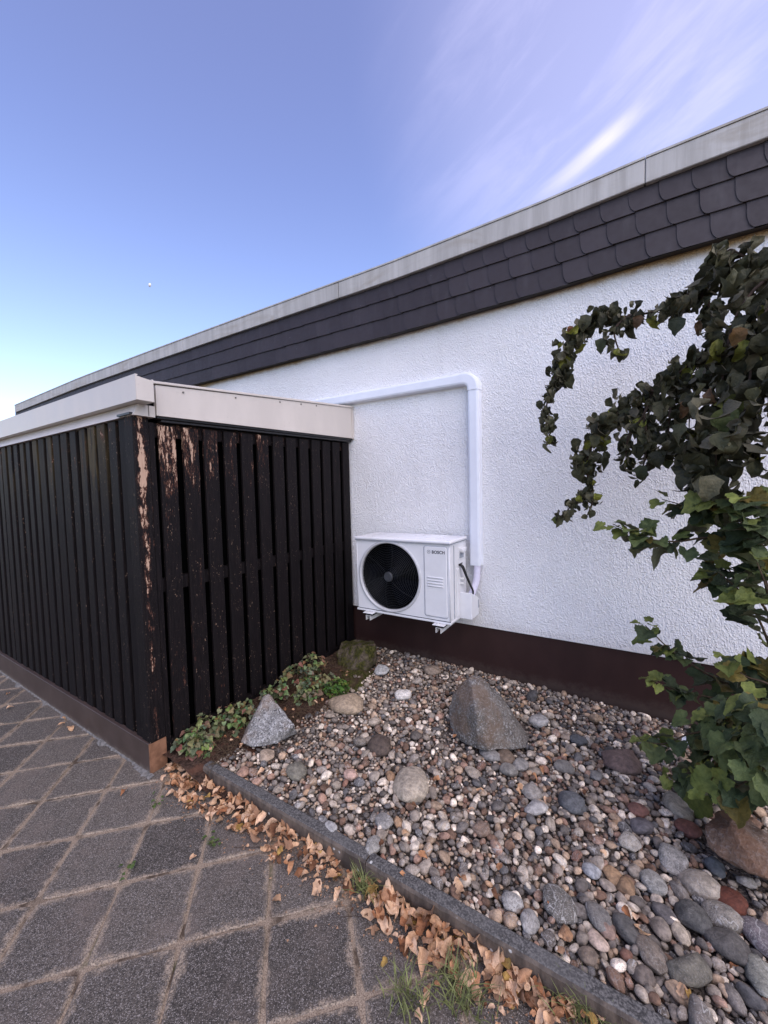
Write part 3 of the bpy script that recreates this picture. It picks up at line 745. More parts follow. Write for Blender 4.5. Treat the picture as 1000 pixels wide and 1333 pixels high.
# valves and cover
mb = MB(); mb.prism([(2.700, .545), (2.860, .545), (2.860, .665), (2.80, .705), (2.700, .745)], 'x', UX1+.002, UX1+.095); U(mb.obj('valve_cover', 'unit_white', bevel=.006, smooth=False))
mb = MB(); mb.add([(UX1+.03, 2.745, .7275), (UX1+.08, 2.745, .7275), (UX1+.08, 2.785, .7125), (UX1+.03, 2.785, .7125)], [(0, 1, 2, 3)]); U(mb.obj('sticker', 'label_grey')).location.z += .003
mb = MB(); mb.box(UX1+.070, UX1+.0965, 2.84, 2.8612, .60, .66); U(mb.obj('sticker', 'label_grey'))
for z in (.80, .835):
    mb = MB(); mb.tube([(UX1, 2.735, z), (UX1+.03, 2.735, z)], .012, 8); U(mb.obj('valve', 'galv'))
def cable(pts, r, name, mat, parent):
    P = [Vector(p) for p in pts]; out = []
    for i in range(len(P)-1):
        p0, p1, p2, p3 = P[max(i-1, 0)], P[i], P[i+1], P[min(i+2, len(P)-1)]
        for k in range(6):
            t = k/6; out.append(.5*((2*p1)+(-p0+p2)*t+(2*p0-5*p1+4*p2-p3)*t*t+(-p0+3*p1-3*p2+p3)*t**3))
    out.append(P[-1]); return parent(MB().tube(out, r, 8).obj(name, mat, smooth=True))
for d in (0, .013, .027):
    cable([(UX1-.005, 2.702+d, .945), (UX1+.022, 2.705+d, .93), (UX1+.040, 2.735+d*.7, .86), (UX1+.055, 2.775+d*.5, .79), (UX1+.065, 2.81+d*.3, .735), (UX1+.062, 2.83, .70)], .0058, 'cable', 'rubber', U)
# feet
for x in (-1.73, -1.130):
    mb = MB(); mb.box(x-.045, x+.045, UY0-.045, UY0+.03, UZ0-.016, UZ0-.0105); U(mb.obj('foot', 'unit_white', bevel=.002, seg=1))
    mb = MB(); mb.box(x-.038, x+.038, UY0-.035, UY0+.04, UZ0-.030, UZ0-.0165); U(mb.obj('damper', 'rubber'))
    mb = lathe([(.0001, .008), (.010, .008), (.010, 0), (.0001, 0)], 6, (x-.01, UY0-.028, UZ0-.0105), 'z'); U(mb.obj('bolt', 'galv'))
# wall bracket
br = empty('wall_bracket', (-1.43, WALL_Y, .5), 'white steel wall bracket carrying the outdoor unit above the brown plinth', 'bracket')
for x in (-1.73, -1.130):
    mb = MB(); y0, y1, z1, z0 = UY0-.04, WALL_Y+.006, .5255, .487
    mb.prism([(x-.02, z0), (x-.02, z1), (x+.02, z1), (x+.02, z0), (x+.0165, z0), (x+.0165, z1-.003), (x-.0165, z1-.003), (x-.0165, z0)], 'y', y0, y1)
    keep(mb.obj('arm', 'galv'), br)
mb = MB(); mb.box(-1.80, -1.06, WALL_Y+.0065, WALL_Y+.0115, .462, .425+.002); 
mb = MB(); mb.box(-1.82, -1.05, WALL_Y-.022, WALL_Y-.004, .4875, .522)
keep(mb.obj('cross_bar', 'galv'), br)
for x in (-1.73, -1.13):
    mb = MB(); mb.box(x-.035, x+.035, WALL_Y-.0245, WALL_Y-.0225, .475, .60); keep(mb.obj('wall_plate', 'galv', bevel=.001, seg=1), br)

# ------------------------------------------------------------------ pipe duct on the wall
duct = empty('pipe_duct', (-.985, WALL_Y, .92), 'white plastic pipe cover running along the wall and down to the outdoor unit', 'duct')
def D(o): return keep(o, duct)
DYF = WALL_Y-.062
def prof_z(w=.088, d=.062):   # half-round-edged cover profile (u across, v out from the wall)
    h_ = w/2
    return [(-h_-.004, 0), (-h_-.004, .012), (-h_, .013), (-h_, d-.018), (-h_+.006, d-.005), (-h_+.018, d), (h_-.018, d), (h_-.006, d-.005), (h_, d-.018), (h_, .013), (h_+.004, .012), (h_+.004, 0)]
def duct_run(a, b, across, w=.088, d=.062):
    a, b, ac = Vector(a), Vector(b), Vector(across); pr = prof_z(w, d); n = len(pr)
    vs = [a+ac*u+Vector((0, -v, 0)) for u, v in pr]+[b+ac*u+Vector((0, -v, 0)) for u, v in pr]
    return MB().add(vs, [tuple(range(n))[::-1], tuple(range(n, 2*n))]+[(k, (k+1) % n, (k+1) % n+n, k+n) for k in range(n)])
DX = -.990; DZ = 2.335; wy = WALL_Y-.001
D(duct_run((DX, wy, .915), (DX, wy, DZ-.075), (1, 0, 0)).obj('vertical_cover', 'duct_plastic', smooth=False))
D(duct_run((-2.9, wy, DZ+.012), (DX-.075, wy, DZ), (0, 0, 1)).obj('horizontal_cover', 'duct_plastic'))
# elbow
pr = prof_z(.094, .066); n = len(pr); vs = []; fs = []; NA = 10
cxe, cze = DX-.078, DZ-.078
sweep = [(Vector((1, 0, 0)), Vector((DX-.0, 0, DZ-.095)))]
for k in range(NA+1):
    a = pi/2*k/NA; sweep.append((Vector((cos(a), 0, sin(a))), Vector((cxe+.078*cos(a), 0, cze+.078*sin(a)))))
sweep.append((Vector((0, 0, 1)), Vector((DX-.095, 0, DZ))))
for ac, c_ in sweep:
    vs += [Vector((c_.x, wy, c_.z))+ac*u+Vector((0, -v, 0)) for u, v in pr]
for i in range(len(sweep)-1):
    fs += [(i*n+k, i*n+(k+1) % n, (i+1)*n+(k+1) % n, (i+1)*n+k) for k in range(n)]
fs += [tuple(range(n)), tuple((len(sweep)-1)*n+k for k in range(n))[::-1]]
D(MB().add(vs, fs).obj('elbow', 'duct_plastic'))
def Dc(o): return keep(o, duct)
cable([(DX+.012, WALL_Y-.035, .96), (DX+.010, WALL_Y-.038, .86), (DX+.004, WALL_Y-.050, .78), (DX-.018, WALL_Y-.085, .70), (DX-.03, WALL_Y-.11, .66)], [.027]*25, 'wrapped_pipe', 'wrap', Dc)

# ------------------------------------------------------------------ stones
ICO = {}
def ico(sub):
    if sub not in ICO:
        bm = bmesh.new(); bmesh.ops.create_icosphere(bm, subdivisions=sub, radius=1)
        ICO[sub] = (np.array([v.co[:] for v in bm.verts]), np.array([[v.index for v in f.verts] for f in bm.faces])); bm.free()
    return ICO[sub]
def stone_shape(sub, seed, ang=0.0):
    v, f = ico(sub); r = random.Random(seed); o = Vector((r.uniform(-50, 50), r.uniform(-50, 50), r.uniform(-50, 50)))
    out = []
    planes = [(Vector((r.gauss(0, 1), r.gauss(0, 1), r.gauss(0, .8))).normalized(), r.uniform(.62, .88)) for _ in range(5 if ang < .5 else 9)]
    for p in v:
        q = Vector(p); k = 1+.22*mn.noise(q*1.1+o)+.10*mn.noise(q*2.6+o)+.03*mn.noise(q*6+o)
        q2 = q*k
        for nrm_, d_ in planes:
            e = q2.dot(nrm_)-d_
            if e > 0: q2 = q2-nrm_*e*(.55 if ang < .5 else .92)
        out.append(q2)
    return np.array([tuple(q) for q in out]), f
SH = {s: [stone_shape(s, 100*s+i, 1.0 if i % 5 == 4 else 0.0) for i in range(14)] for s in (1, 2, 3)}
PAL = [((.19, .168, .15), 22, 'grey'), ((.115, .105, .10), 16, 'dark grey'), ((.30, .265, .23), 16, 'light grey'), ((.31, .235, .175), 11, 'beige'),
       ((.085, .085, .09), 9, 'slate'), ((.25, .165, .13), 8, 'pinkish brown'), ((.14, .09, .066), 10, 'brown'), ((.54, .49, .43), 14, 'whitish'), ((.30, .20, .13), 1, 'ochre'), ((.17, .095, .072), 1, 'reddish')]
cum = np.cumsum([p_[1] for p_ in PAL]); cum = cum/cum[-1]
def pal(r):
    i = int(np.searchsorted(cum, r.random())); c = tuple(x*y for x, y in zip(PAL[i][0], (1.12, 1.08, 1.03))); k = r.uniform(.8, 1.5)
    return tuple(x*k for x in c), PAL[i][2]

placed = []   # (x, y, r)
grid = {}
def g_add(x, y, r):
    placed.append((x, y, r)); grid.setdefault((int(x//.08), int(y//.08)), []).append((x, y, r))
def g_ok(x, y, r, k):
    i, j = int(x//.08), int(y//.08)
    for a in range(i-2, i+3):
        for b in range(j-2, j+3):
            for (u, v, s) in grid.get((a, b), ()):
                if (u-x)**2+(v-y)**2 < (k*(r+s))**2: return False
    return True
def in_bed(x, y, r=0):
    return 1.213+r*.6 < y < WALL_Y-.004-r*.5 and fence_edge(y)+r*.5 < x < 3.1
def proj(p):
    d = Vector(p)-EYE; z = d.dot(fw); return (CX+F_PX*d.dot(rt)/z, CY-F_PX*d.dot(up)/z, z)

# hand-placed rocks --------------------------------------------------
def hull_rock(name, pts, colour, alpha, label, cat='rock', group=None, mat='rock', sub=3, rough=.012, seed=0, sharp=.8):
    c = sum((Vector(p) for p in pts), Vector())/len(pts)
    bm = bmesh.new()
    for p in pts: bm.verts.new(Vector(p)-c)
    res = bmesh.ops.convex_hull(bm, input=bm.verts)
    bmesh.ops.delete(bm, geom=[e for e in res['geom_interior'] if isinstance(e, bmesh.types.BMVert)], context='VERTS')
    bmesh.ops.triangulate(bm, faces=bm.faces)
    bmesh.ops.bevel(bm, geom=list(bm.edges), offset=.004*sharp, segments=1, affect='EDGES', clamp_overlap=True)
    bmesh.ops.triangulate(bm, faces=bm.faces)
    for _ in range(sub): 
        bmesh.ops.subdivide_edges(bm, edges=[e for e in bm.edges if e.calc_length() > .014], cuts=1, use_grid_fill=True)
        bmesh.ops.triangulate(bm, faces=bm.faces)
    bmesh.ops.smooth_vert(bm, verts=bm.verts, factor=.22, use_axis_x=True, use_axis_y=True, use_axis_z=True)
    bm.normal_update()
    mv = [(v, v.normal*(rough*(mn.noise(v.co*14+Vector((seed, 0, 0)))+.5*mn.noise(v.co*34)+.3*mn.noise(v.co*80)))) for v in bm.verts]
    for v, d in mv: v.co += d
    me = bpy.data.meshes.new(name); bm.to_mesh(me); bm.free(); me.materials.append(M[mat])
    me.polygons.foreach_set('use_smooth', [True]*len(me.polygons))
    o = link(name, me); o.location = c; o.color = (*colour, alpha); tag(o, label, cat, group)
    xs_ = [p[0] for p in pts]; ys_ = [p[1] for p in pts]
    cx_, cy_ = sum(xs_)/len(xs_), sum(ys_)/len(ys_); w_ = (max(xs_)-min(xs_)); d_ = max(ys_)-min(ys_)
    nst = max(1, int(w_/.05))
    for k in range(nst+1):
        for q in np.arange(0, max(d_, .01), .05): g_add(min(xs_)+.02+(w_-.04)*k/max(nst, 1), min(ys_)+.02+q, .024)
    return o
hull_rock('boulder', [at(590, 960, 2.06), at(622, 976, 1.985), at(636, 978, 1.985), at(688, 974, 2.17), at(583, 922, 2.15), at(591, 900, 2.19), at(611, 880, 2.21), at(620, 925, 1.99), at(626, 882, 2.24), at(652, 905, 2.28), at(655, 925, 2.17), at(673, 942, 2.24),
           at(640, 895, 2.42)+Vector((0, 0, -.03)), at(690, 960, 2.32), (-.9, 2.32, .03), (-.5, 2.3, .02)],
          (.185, .165, .145), .6, 'large angular grey boulder leaning in the middle of the gravel bed', seed=3, rough=.010)
hull_rock('boulder', [atz(314, 966, .095), atz(330, 974, .085), atz(360, 968, .085), atz(386, 954, .085), at(349, 903, 1.60), at(343, 906, 1.585), at(355, 910, 1.63), at(319, 950, 1.50), at(384, 944, 1.56), at(335, 955, 1.475), at(365, 950, 1.50), (-1.84, 1.68, .03), (-1.74, 1.64, .03)],
          (.26, .255, .25), .95, 'pale speckled granite rock with pointed top beside the fence plants', seed=8, rough=.007)
hull_rock('boulder', [at(917, 1078, 1.82), at(934, 1054, 1.95), at(966, 1056, 1.98), at(1000, 1092, 1.86), at(1012, 1125, 1.75), at(992, 1142, 1.70), at(955, 1128, 1.74), at(922, 1104, 1.77), at(950, 1075, 1.80), (.50, 2.05, .04), (.66, 1.9, .04)],
          (.17, .115, .085), .18, 'brown angular rock under the leafy shrub at the right edge', seed=5, rough=.010)
mr = hull_rock('boulder', [atz(440, 866, .085), atz(455, 874, .085), atz(476, 874, .08), atz(490, 868, .08), at(438, 850, 2.50), at(442, 842, 2.56), at(470, 841, 2.50), at(489, 842, 2.52), at(462, 833, 2.62), at(487, 834, 2.64), at(446, 835, 2.64), (-2.05, 2.75, .05), (-1.85, 2.75, .05)],
          (.09, .08, .06), .2, 'mossy brown rock in the corner between fence and house wall', mat='mossy_rock', seed=9, rough=.012)

SMES = {}
def pebble_obj(px, py, wpx, hpx, colour, alpha, label, shape=0, cat='stone', z=None, rotz=None, group=None):
    zz = .10 if z is None else z
    for _ in range(3): q = atz(px, py, zz); zz = float(surf(q.x, q.y))+.018 if z is None else z
    dpt = depth(q); a = wpx/F_PX*dpt/2; h2 = hpx/F_PX*dpt/2
    # hpx spans the foreshortened footprint plus the height: split it between depth and thickness
    el_ = math.asin(min(.95, (CAM_H-q.z)/((q-EYE).length)))
    c = max(a*.5, .012); bsq = max(h2**2-(c*cos(el_))**2, (a*.45)**2); b = min(sqrt(bsq)/max(.35, sin(el_)), a*1.5)
    key = shape
    if key not in SMES:
        v, f = stone_shape(3, 900+shape*7, 1.0 if shape % 3 == 2 else 0); me = bpy.data.meshes.new('pebble'); me.from_pydata(v.tolist(), [], f.tolist())
        me.materials.append(M['pebble']); me.polygons.foreach_set('use_smooth', [True]*len(me.polygons)); SMES[key] = me
    o = link('pebble', SMES[key]); o.location = (q.x, q.y, q.z+c*.25); o.scale = (a*1.0, b*.93, c*1.1)
    o.rotation_euler = (rng.uniform(-.12, .12), rng.uniform(-.12, .12), (yaw if rotz is None else yaw+rotz)); o.color = (*colour, alpha)
    tag(o, label, cat, group or 'larger stones in the gravel bed'); g_add(q.x, q.y, (a+b)/2*.84)
    return o
HP = [
 (534, 1026, 48, 46, (.36, .31, .25), .3, 'lumpy cream and grey stone in the left middle of the gravel'),
 (451, 920, 47, 28, (.33, .26, .19), .1, 'tan peanut-shaped stone between the green ground plant and the pebbles'),
 (809, 995, 46, 38, (.15, .105, .095), .1, 'large smooth purplish brown stone left of the shrub'),
 (493, 974, 34, 26, (.085, .065, .055), 0, 'dark brown lump right of the pointed granite rock'),
 (525, 906, 24, 14, (.62, .60, .57), 0, 'smooth whitest oval stone between tan stone and boulder'),
 (497, 874, 21, 16, (.42, .43, .43), .2, 'pale blue-grey block beside the mossy rock'),
 (744, 1048, 38, 28, (.10, .105, .115), .1, 'dark slate oval stone in the middle right of the gravel'),
 (701, 940, 26, 18, (.36, .35, .34), .3, 'light grey stone right of the large boulder'),
 (752, 966, 24, 15, (.085, .09, .10), 0, 'flat dark slate stone right of the large boulder'),
 (638, 983, 21, 20, (.25, .24, .23), 0, 'round grey stone touching the front of the large boulder'),
 (659, 987, 23, 20, (.17, .125, .09), .2, 'brown round stone in front of the large boulder'),
 (677, 997, 22, 20, (.23, .22, .21), .1, 'grey stone just below the brown round one by the boulder'),
 (662, 1004, 24, 16, (.21, .20, .185), 0, 'flat grey stone two below the large boulder'),
 (698, 1054, 31, 16, (.36, .35, .345), .1, 'long pale flat stone left of the dark slate oval'),
 (693, 1033, 27, 24, (.26, .24, .22), .4, 'grey speckled rounded stone above the long pale flat one'),
 (626, 1082, 27, 18, (.18, .125, .095), .3, 'brown oval pebble right of the lumpy cream stone'),
 (563, 874, 23, 13, (.30, .24, .19), .1, 'tan flat stone behind the large boulder near the wall'),
 (347, 985, 21, 18, (.34, .27, .21), 0, 'beige blocky stone below the pointed granite rock'),
 (386, 1006, 32, 22, (.155, .145, .12), .2, 'greenish grey smooth stone near the start of the kerb'),
 (457, 1010, 21, 14, (.45, .31, .26), 0, 'flat pale pink stone in the left gravel'),
 (726, 1182, 44, 40, (.12, .11, .10), 1.0, 'knobbly dark conglomerate stone with pale spots'),
 (911, 1153, 46, 35, (.32, .28, .235), .35, 'big beige grey oval stone left of the rust red one'),
 (953, 1176, 39, 28, (.115, .038, .024), 0, 'shiny rust red oval stone at lower right'),
 (903, 1198, 40, 36, (.085, .083, .08), .15, 'dark charcoal oval stone below the big beige one'),
 (940, 1197, 46, 34, (.22, .20, .175), .7, 'grey brown speckled oval stone below the rust red one'),
 (948, 1233, 50, 38, (.10, .093, .088), .1, 'large dark flat stone below the speckled oval at lower right'),
 (898, 1268, 60, 36, (.13, .12, .10), .25, 'largest brownish grey oval stone near the bottom right'),
 (885, 1217, 21, 27, (.42, .36, .29), 0, 'cream upright oval pebble left of the large dark flat stone'),
 (877, 1121, 35, 32, (.26, .25, .235), .9, 'speckled grey granite cobble left of the brown rock'),
 (820, 1098, 27, 25, (.36, .33, .29), .8, 'pale spotted round stone in the right gravel'),
 (882, 1052, 37, 33, (.29, .26, .215), .2, 'beige grey oval stone beside the shrub leaves'),
 (851, 1150, 32, 28, (.24, .235, .22), .6, 'grey mottled stone left of the big beige one'),
 (848, 1247, 37, 36, (.175, .145, .12), .3, 'brownish grey stone between pink oval and largest stone'),
 (770, 1134, 23, 18, (.32, .33, .35), 0, 'small light blue-grey stone above the conglomerate'),
 (799, 1141, 21, 23, (.34, .22, .13), 0, 'ochre upright pebble right of the light blue-grey one'),
 (815, 1157, 28, 20, (.24, .155, .095), 0, 'tan brown oval pebble under the ochre one'),
 (835, 1078, 30, 20, (.125, .115, .125), 0, 'purplish dark flat stone above the granite cobble'),
 (778, 1226, 21, 34, (.50, .39, .32), 0, 'cream pink long upright oval stone near the kerb'),
 (737, 1217, 18, 18, (.30, .165, .09), .2, 'round rusty orange pebble left of the cream pink one'),
 (789, 1212, 24, 20, (.24, .17, .14), 0, 'reddish brown pebble right of the cream pink one'),
 (992, 1222, 40, 52, (.16, .14, .15), .6, 'dark mottled stone cut by the right edge of the photo'),
 (994, 1275, 42, 54, (.20, .20, .175), .4, 'greenish grey upright stone at the right edge below the mottled one'),
 (838, 1273, 30, 22, (.145, .12, .105), 0, 'smooth dark brown pebble by the kerb'),
 (765, 1245, 24, 20, (.18, .14, .11), .1, 'brown stone touching the foot of the cream pink one'),
 (666, 1178, 30, 22, (.30, .29, .28), .9, 'black and white speckled stone near the kerb'),
 (690, 1200, 24, 28, (.28, .27, .26), .5, 'grey angular stone on the inner kerb edge'),
 (500, 1070, 22, 22, (.24, .23, .22), .7, 'grey granite pebble left below the lumpy cream stone'),
 (485, 1102, 24, 26, (.26, .25, .23), .8, 'white flecked grey stone near the left part of the kerb'),
 (430, 1080, 17, 22, (.36, .36, .36), .3, 'pale grey stone against the kerb at left'),
 (738, 960, 16, 12, (.30, .24, .19), 0, 'small tan pebble left of the flat dark slate'),
 (972, 1150, 22, 14, (.34, .31, .28), .1, 'pale flat pebble just above the rust red stone'),
 (930, 1130, 24, 20, (.10, .11, .12), 0, 'blue black stone in front of the brown rock'),
 (780, 1195, 30, 34, (.17, .16, .15), .5, 'veined grey wedge-shaped stone right of the conglomerate'),
 (864, 1190, 24, 34, (.13, .12, .12), .1, 'dark upright stone left of the charcoal oval'),
 (820, 1215, 34, 40, (.11, .105, .10), .1, 'dark brown stone between cream pink oval and charcoal oval'),
 (895, 1080, 30, 22, (.16, .07, .055), .0, 'dull red stone below the beige grey oval'),
 (830, 1058, 28, 18, (.17, .085, .07), .0, 'dark red flat stone left of the beige grey oval'),
 (775, 1010, 18, 14, (.18, .175, .17), .1, 'grey pebble left of the purplish brown stone'),
 (735, 1000, 26, 16, (.17, .16, .15), .1, 'grey brown stone above the dark slate oval'),
]
for i, (px, py, w, h, c, a, lb) in enumerate(HP):
    pebble_obj(px, py, w, h, c, a, lb, shape=i % 12, rotz=rng.uniform(-.7, .7))

# scattered stones: large, medium, small
stones = []
def scatter(n, rlo, rhi, k, tries, zoff, wfun):
    cnt = 0
    for _ in range(n):
        for _t in range(tries):
            x = rng.uniform(-2.0, 2.1); y = rng.uniform(1.2, 2.93)
            if rng.random() > wfun(x, y): continue
            r = rlo+(rhi-rlo)*rng.random()**1.7
            if in_bed(x, y, r) and g_ok(x, y, r, k):
                g_add(x, y, r); stones.append((x, y, r, zoff)); cnt += 1; break
    return cnt
near = lambda x, y: max(.06, min(1, .15+.75*(x+1.3)/1.6))*max(.35, 1.15-.45*(y-1.2))
scatter(120, .026, .042, .80, 12, .016, near)
scatter(2000, .0155, .027, .78, 12, .011, lambda x, y: .4+.6*near(x, y))
scatter(11000, .0085, .0170, .74, 14, .005, lambda x, y: 1)
top = []
for _ in range(900):
    x = rng.uniform(-1.7, 1.4); y = rng.uniform(1.24, 2.88); r = rng.uniform(.009, .0175)
    if in_bed(x, y, r) and all((u-x)**2+(v-y)**2 > (.85*q)**2 for i_ in range(-1, 2) for j_ in range(-1, 2) for (u, v, q) in grid.get((int(x//.08)+i_, int(y//.08)+j_), ()) if q > .03): top.append((x, y, r, .016+rng.random()*.006))
# individuals = the ones that show largest
def show(s):
    X_, Y_, d = proj((s[0], s[1], .06))
    if not (-20 < X_ < 1020 and Y_ < 1353): return 0
    if X_ > 905 and Y_ < 1045: return 0
    return s[2]/d
stones.sort(key=show, reverse=True)
NIND = 300-len(HP)
big_, rest = stones[:NIND], stones[NIND:]
LM = [(h[0], h[1], h[6]) for h in HP]
short = {}
SHORT = ['lumpy cream stone', 'tan peanut stone', 'purplish brown stone', 'dark brown lump', 'whitest oval stone', 'pale blue-grey block', 'dark slate oval', 'light grey boulder-side stone', 'flat dark slate', None]
marks = [(534, 1026, 'the lumpy cream stone'), (451, 920, 'the tan peanut-shaped stone'), (809, 995, 'the large purplish brown stone'), (493, 974, 'the dark brown lump'), (525, 906, 'the whitest oval stone'),
         (744, 1048, 'the dark slate oval'), (632, 940, 'the large grey boulder'), (726, 1182, 'the knobbly conglomerate'), (911, 1153, 'the big beige oval'), (953, 1176, 'the rust red stone'), (898, 1268, 'the largest oval stone'),
         (877, 1121, 'the speckled granite cobble'), (778, 1226, 'the cream pink upright oval'), (960, 1098, 'the brown angular rock'), (386, 1006, 'the greenish grey stone'), (348, 940, 'the pointed granite rock'), (457, 1010, 'the flat pink stone'),
         (698, 1054, 'the long pale flat stone'), (626, 1082, 'the brown oval pebble'), (485, 1102, 'the white flecked kerb-side stone'), (882, 1052, 'the beige oval by the shrub'), (815, 1157, 'the tan brown oval'), (666, 1178, 'the black and white speckled stone'), (948, 1233, 'the large dark flat stone')]
def relation(X_, Y_, marks=marks):
    mx, my, nm = min(marks, key=lambda q: (q[0]-X_)**2+(q[1]-Y_)**2*1.3)
    dx, dy = X_-mx, Y_-my; d = hypot(dx, dy)
    side = ('right of' if dx > 0 else 'left of') if abs(dx) > abs(dy)*1.8 else (('in front of' if dy > 0 else 'behind') if abs(dy) > abs(dx)*1.8 else (('front right of' if dx > 0 else 'front left of') if dy > 0 else ('back right of' if dx > 0 else 'back left of')))
    return f'{side} {nm}', d
ORD = ['nearest', 'second nearest', 'third nearest', 'fourth nearest', 'fifth nearest', 'sixth nearest', 'seventh nearest', 'eighth nearest', 'ninth nearest', 'tenth nearest']
def name_all(pend):
    """labels from look and place; where several would read alike, their order from the landmark tells them apart"""
    by = {}
    for o, (look, where, X_, Y_, mk) in pend:
        rel, d = relation(X_, Y_, mk); by.setdefault((look, where, rel), []).append((d, o))
    for (look, where, rel), lst in by.items():
        lst.sort(key=lambda q: q[0])
        for k, (d, o) in enumerate(lst):
            pre = '' if len(lst) == 1 else (ORD[k] if k < len(ORD) else 'outermost')+' '
            o['label'] = ' '.join((pre+look+' '+where+' '+rel).split()[:16])
PM = []
for s_ in (2, 3):
    for i in range(14):
        v, f = SH[s_][i]; me = bpy.data.meshes.new('pebble'); me.from_pydata(v.tolist(), [], f.tolist()); me.materials.append(M['pebble'])
        me.polygons.foreach_set('use_smooth', [True]*len(me.polygons)); PM.append(me)
pend = []
for (x, y, r, zo) in big_:
    c, cname = pal(rng); X_, Y_, d = proj((x, y, .06))
    o = link('pebble', PM[14+rng.randrange(14)]); e1, e2, e3 = rng.uniform(1.0, 1.32), rng.uniform(.82, 1.0), rng.uniform(.5, .78)
    o.scale = (r*e1, r*e2, r*e3); o.location = (x, y, float(surf(x, y))+zo+r*e3*.30)
    o.rotation_euler = (rng.gauss(0, .32), rng.gauss(0, .32), rng.uniform(0, 2*pi)); al = rng.choice((0, 0, .1, .3, .6, .9)); o.color = (*c, al)
    shp = 'long' if e1/e2 > 1.4 else ('flat' if e3 < .6 else 'rounded'); size = 'large' if r > .037 else ('medium' if r > .026 else 'small')
    pend.append((o, (f'{size} {shp} {cname} {"speckled " if al > .5 else ""}stone', '', X_, Y_, marks))); tag(o, None, 'stone', 'stones of the gravel bed')
name_all(pend)
# the rest in one mesh
def many_stones(lst, name, label, zlow=0.0):
    V = []; Fc = []; T = []; off = 0
    for (x, y, r, zo) in lst:
        d = max(.5, depth((x, y, 0))); pxs = r*508/d
        s_ = 2 if pxs > 3.1 and hypot(x, y) < 3.3 else 1
        v, f = SH[s_][rng.randrange(14)]
        e = np.array([r*rng.uniform(1.0, 1.35), r*rng.uniform(.8, 1.0), r*rng.uniform(.5, .85)])
        R3 = np.array((Matrix.Rotation(rng.uniform(0, 2*pi), 3, 'Z') @ Matrix.Rotation(rng.gauss(0, .35), 3, 'X') @ Matrix.Rotation(rng.gauss(0, .35), 3, 'Y')))
        vv = (v*e) @ R3.T + np.array([x, y, float(surf(x, y))+zo+r*.25])
        V.append(vv); Fc.append(f+off); off += len(vv)
        c, _ = pal(rng); al = rng.choice((0, 0, .1, .3, .7)); T.append(np.tile(np.array([*c, al]), (len(vv), 1)))
    V = np.concatenate(V); Fc = np.concatenate(Fc); T = np.concatenate(T)
    me = bpy.data.meshes.new(name); me.vertices.add(len(V)); me.vertices.foreach_set('co', V.ravel())
    me.loops.add(Fc.size); me.loops.foreach_set('vertex_index', Fc.ravel().astype(np.int32)); me.polygons.add(len(Fc))
    me.polygons.foreach_set('loop_start', np.arange(0, Fc.size, 3, dtype=np.int32)); me.polygons.foreach_set('use_smooth', np.ones(len(Fc), dtype=bool))
    me.update(calc_edges=True); me.validate()
    at_ = me.attributes.new('tint', 'FLOAT_COLOR', 'POINT'); at_.data.foreach_set('color', T.ravel()); me.materials.append(M['pebble_many'])
    return tag(link(name, me), label, 'gravel', kind='stuff')
print('stones', len(stones), 'individual', len(big_))
many_stones(rest+top, 'gravel', 'small mixed river pebbles filling the bed between kerb and wall')
fill = []
for _ in range(8500):
    x = rng.uniform(-2.0, 2.1); y = rng.uniform(1.212, 2.92); r = rng.uniform(.006, .0135)
    if in_bed(x, y, r): fill.append((x, y, r, -.006+rng.uniform(-.003, .004)))
many_stones(fill, 'grit_gravel', 'fine gritty gravel showing in the gaps between the river pebbles')

# moss patch in front of the mossy rock, on the soil
vs = []; fs = []; NI, NJ = 36, 26
p00, p10, p01, p11 = atz(428, 898, .1), atz(478, 897, .09), atz(432, 862, .1), atz(490, 868, .09)
for j in range(NJ+1):
    for i in range(NI+1):
        u, v = i/NI, j/NJ; p = p00.lerp(p10, u).lerp(p01.lerp(p11, u), v)
        e_ = min(u, 1-u, v, 1-v)*4; e_ = max(0, min(1, e_+.5*mn.noise(Vector((u*5, v*5, 1)))))
        vs.append((p.x, p.y, float(surf(p.x, p.y))-.01+.045*e_+.018*mn.noise(Vector((p.x*22, p.y*22, 0)))*e_))
for j in range(NJ):
    for i in range(NI): fs.append((j*(NI+1)+i, j*(NI+1)+i+1, (j+1)*(NI+1)+i+1, (j+1)*(NI+1)+i))
tag(MB().add(vs, fs).obj('moss_patch', 'moss', smooth=True), 'olive green moss cushion on the ground in front of the mossy rock', 'moss', kind='stuff')

# ------------------------------------------------------------------ leaves
def leaf_grid(seed, curl=.5, fold=.4, crumple=.1, width=.42, n=7, m_=4, tipy=1.0, wave=0):
    """leaf along +Y, unit length, stem at origin, with curl (about X) and fold along the midrib"""
    r = random.Random(seed); vs = []; fs = []; off = Vector((r.uniform(0, 90), r.uniform(0, 90), 0))
    tw = r.uniform(-.5, .5)
    for i in range(n+1):
        t = i/n; w = width*(sin(pi*t**.72)**.8)*(1-.35*t)+.004
        a = curl*t*t*1.5; y = sin(a)/max(a, 1e-3)*t if a > .01 else t; z = -(1-cos(a))/max(a, 1e-3)*t if a > .01 else 0
        for j in range(-m_//2, m_//2+1):
            s_ = j/(m_/2); x = s_*w; zz = z+abs(s_)**1.3*w*fold+crumple*mn.noise(Vector((x*3, t*3, 0))+off)+wave*abs(s_)*sin(t*22+j)*.03
            jag = 1+(r.uniform(-.34, .16) if abs(s_) == 1 else 0)
            xx, yy, z3 = x*cos(fold*.5)*jag, y, zz
            th = tw*t; vs.append((xx*cos(th)-z3*sin(th), yy, xx*sin(th)+z3*cos(th)))
    K = m_+1
    for i in range(n):
        for j in range(m_): fs.append((i*K+j, i*K+j+1, (i+1)*K+j+1, (i+1)*K+j))
    return np.array(vs), fs
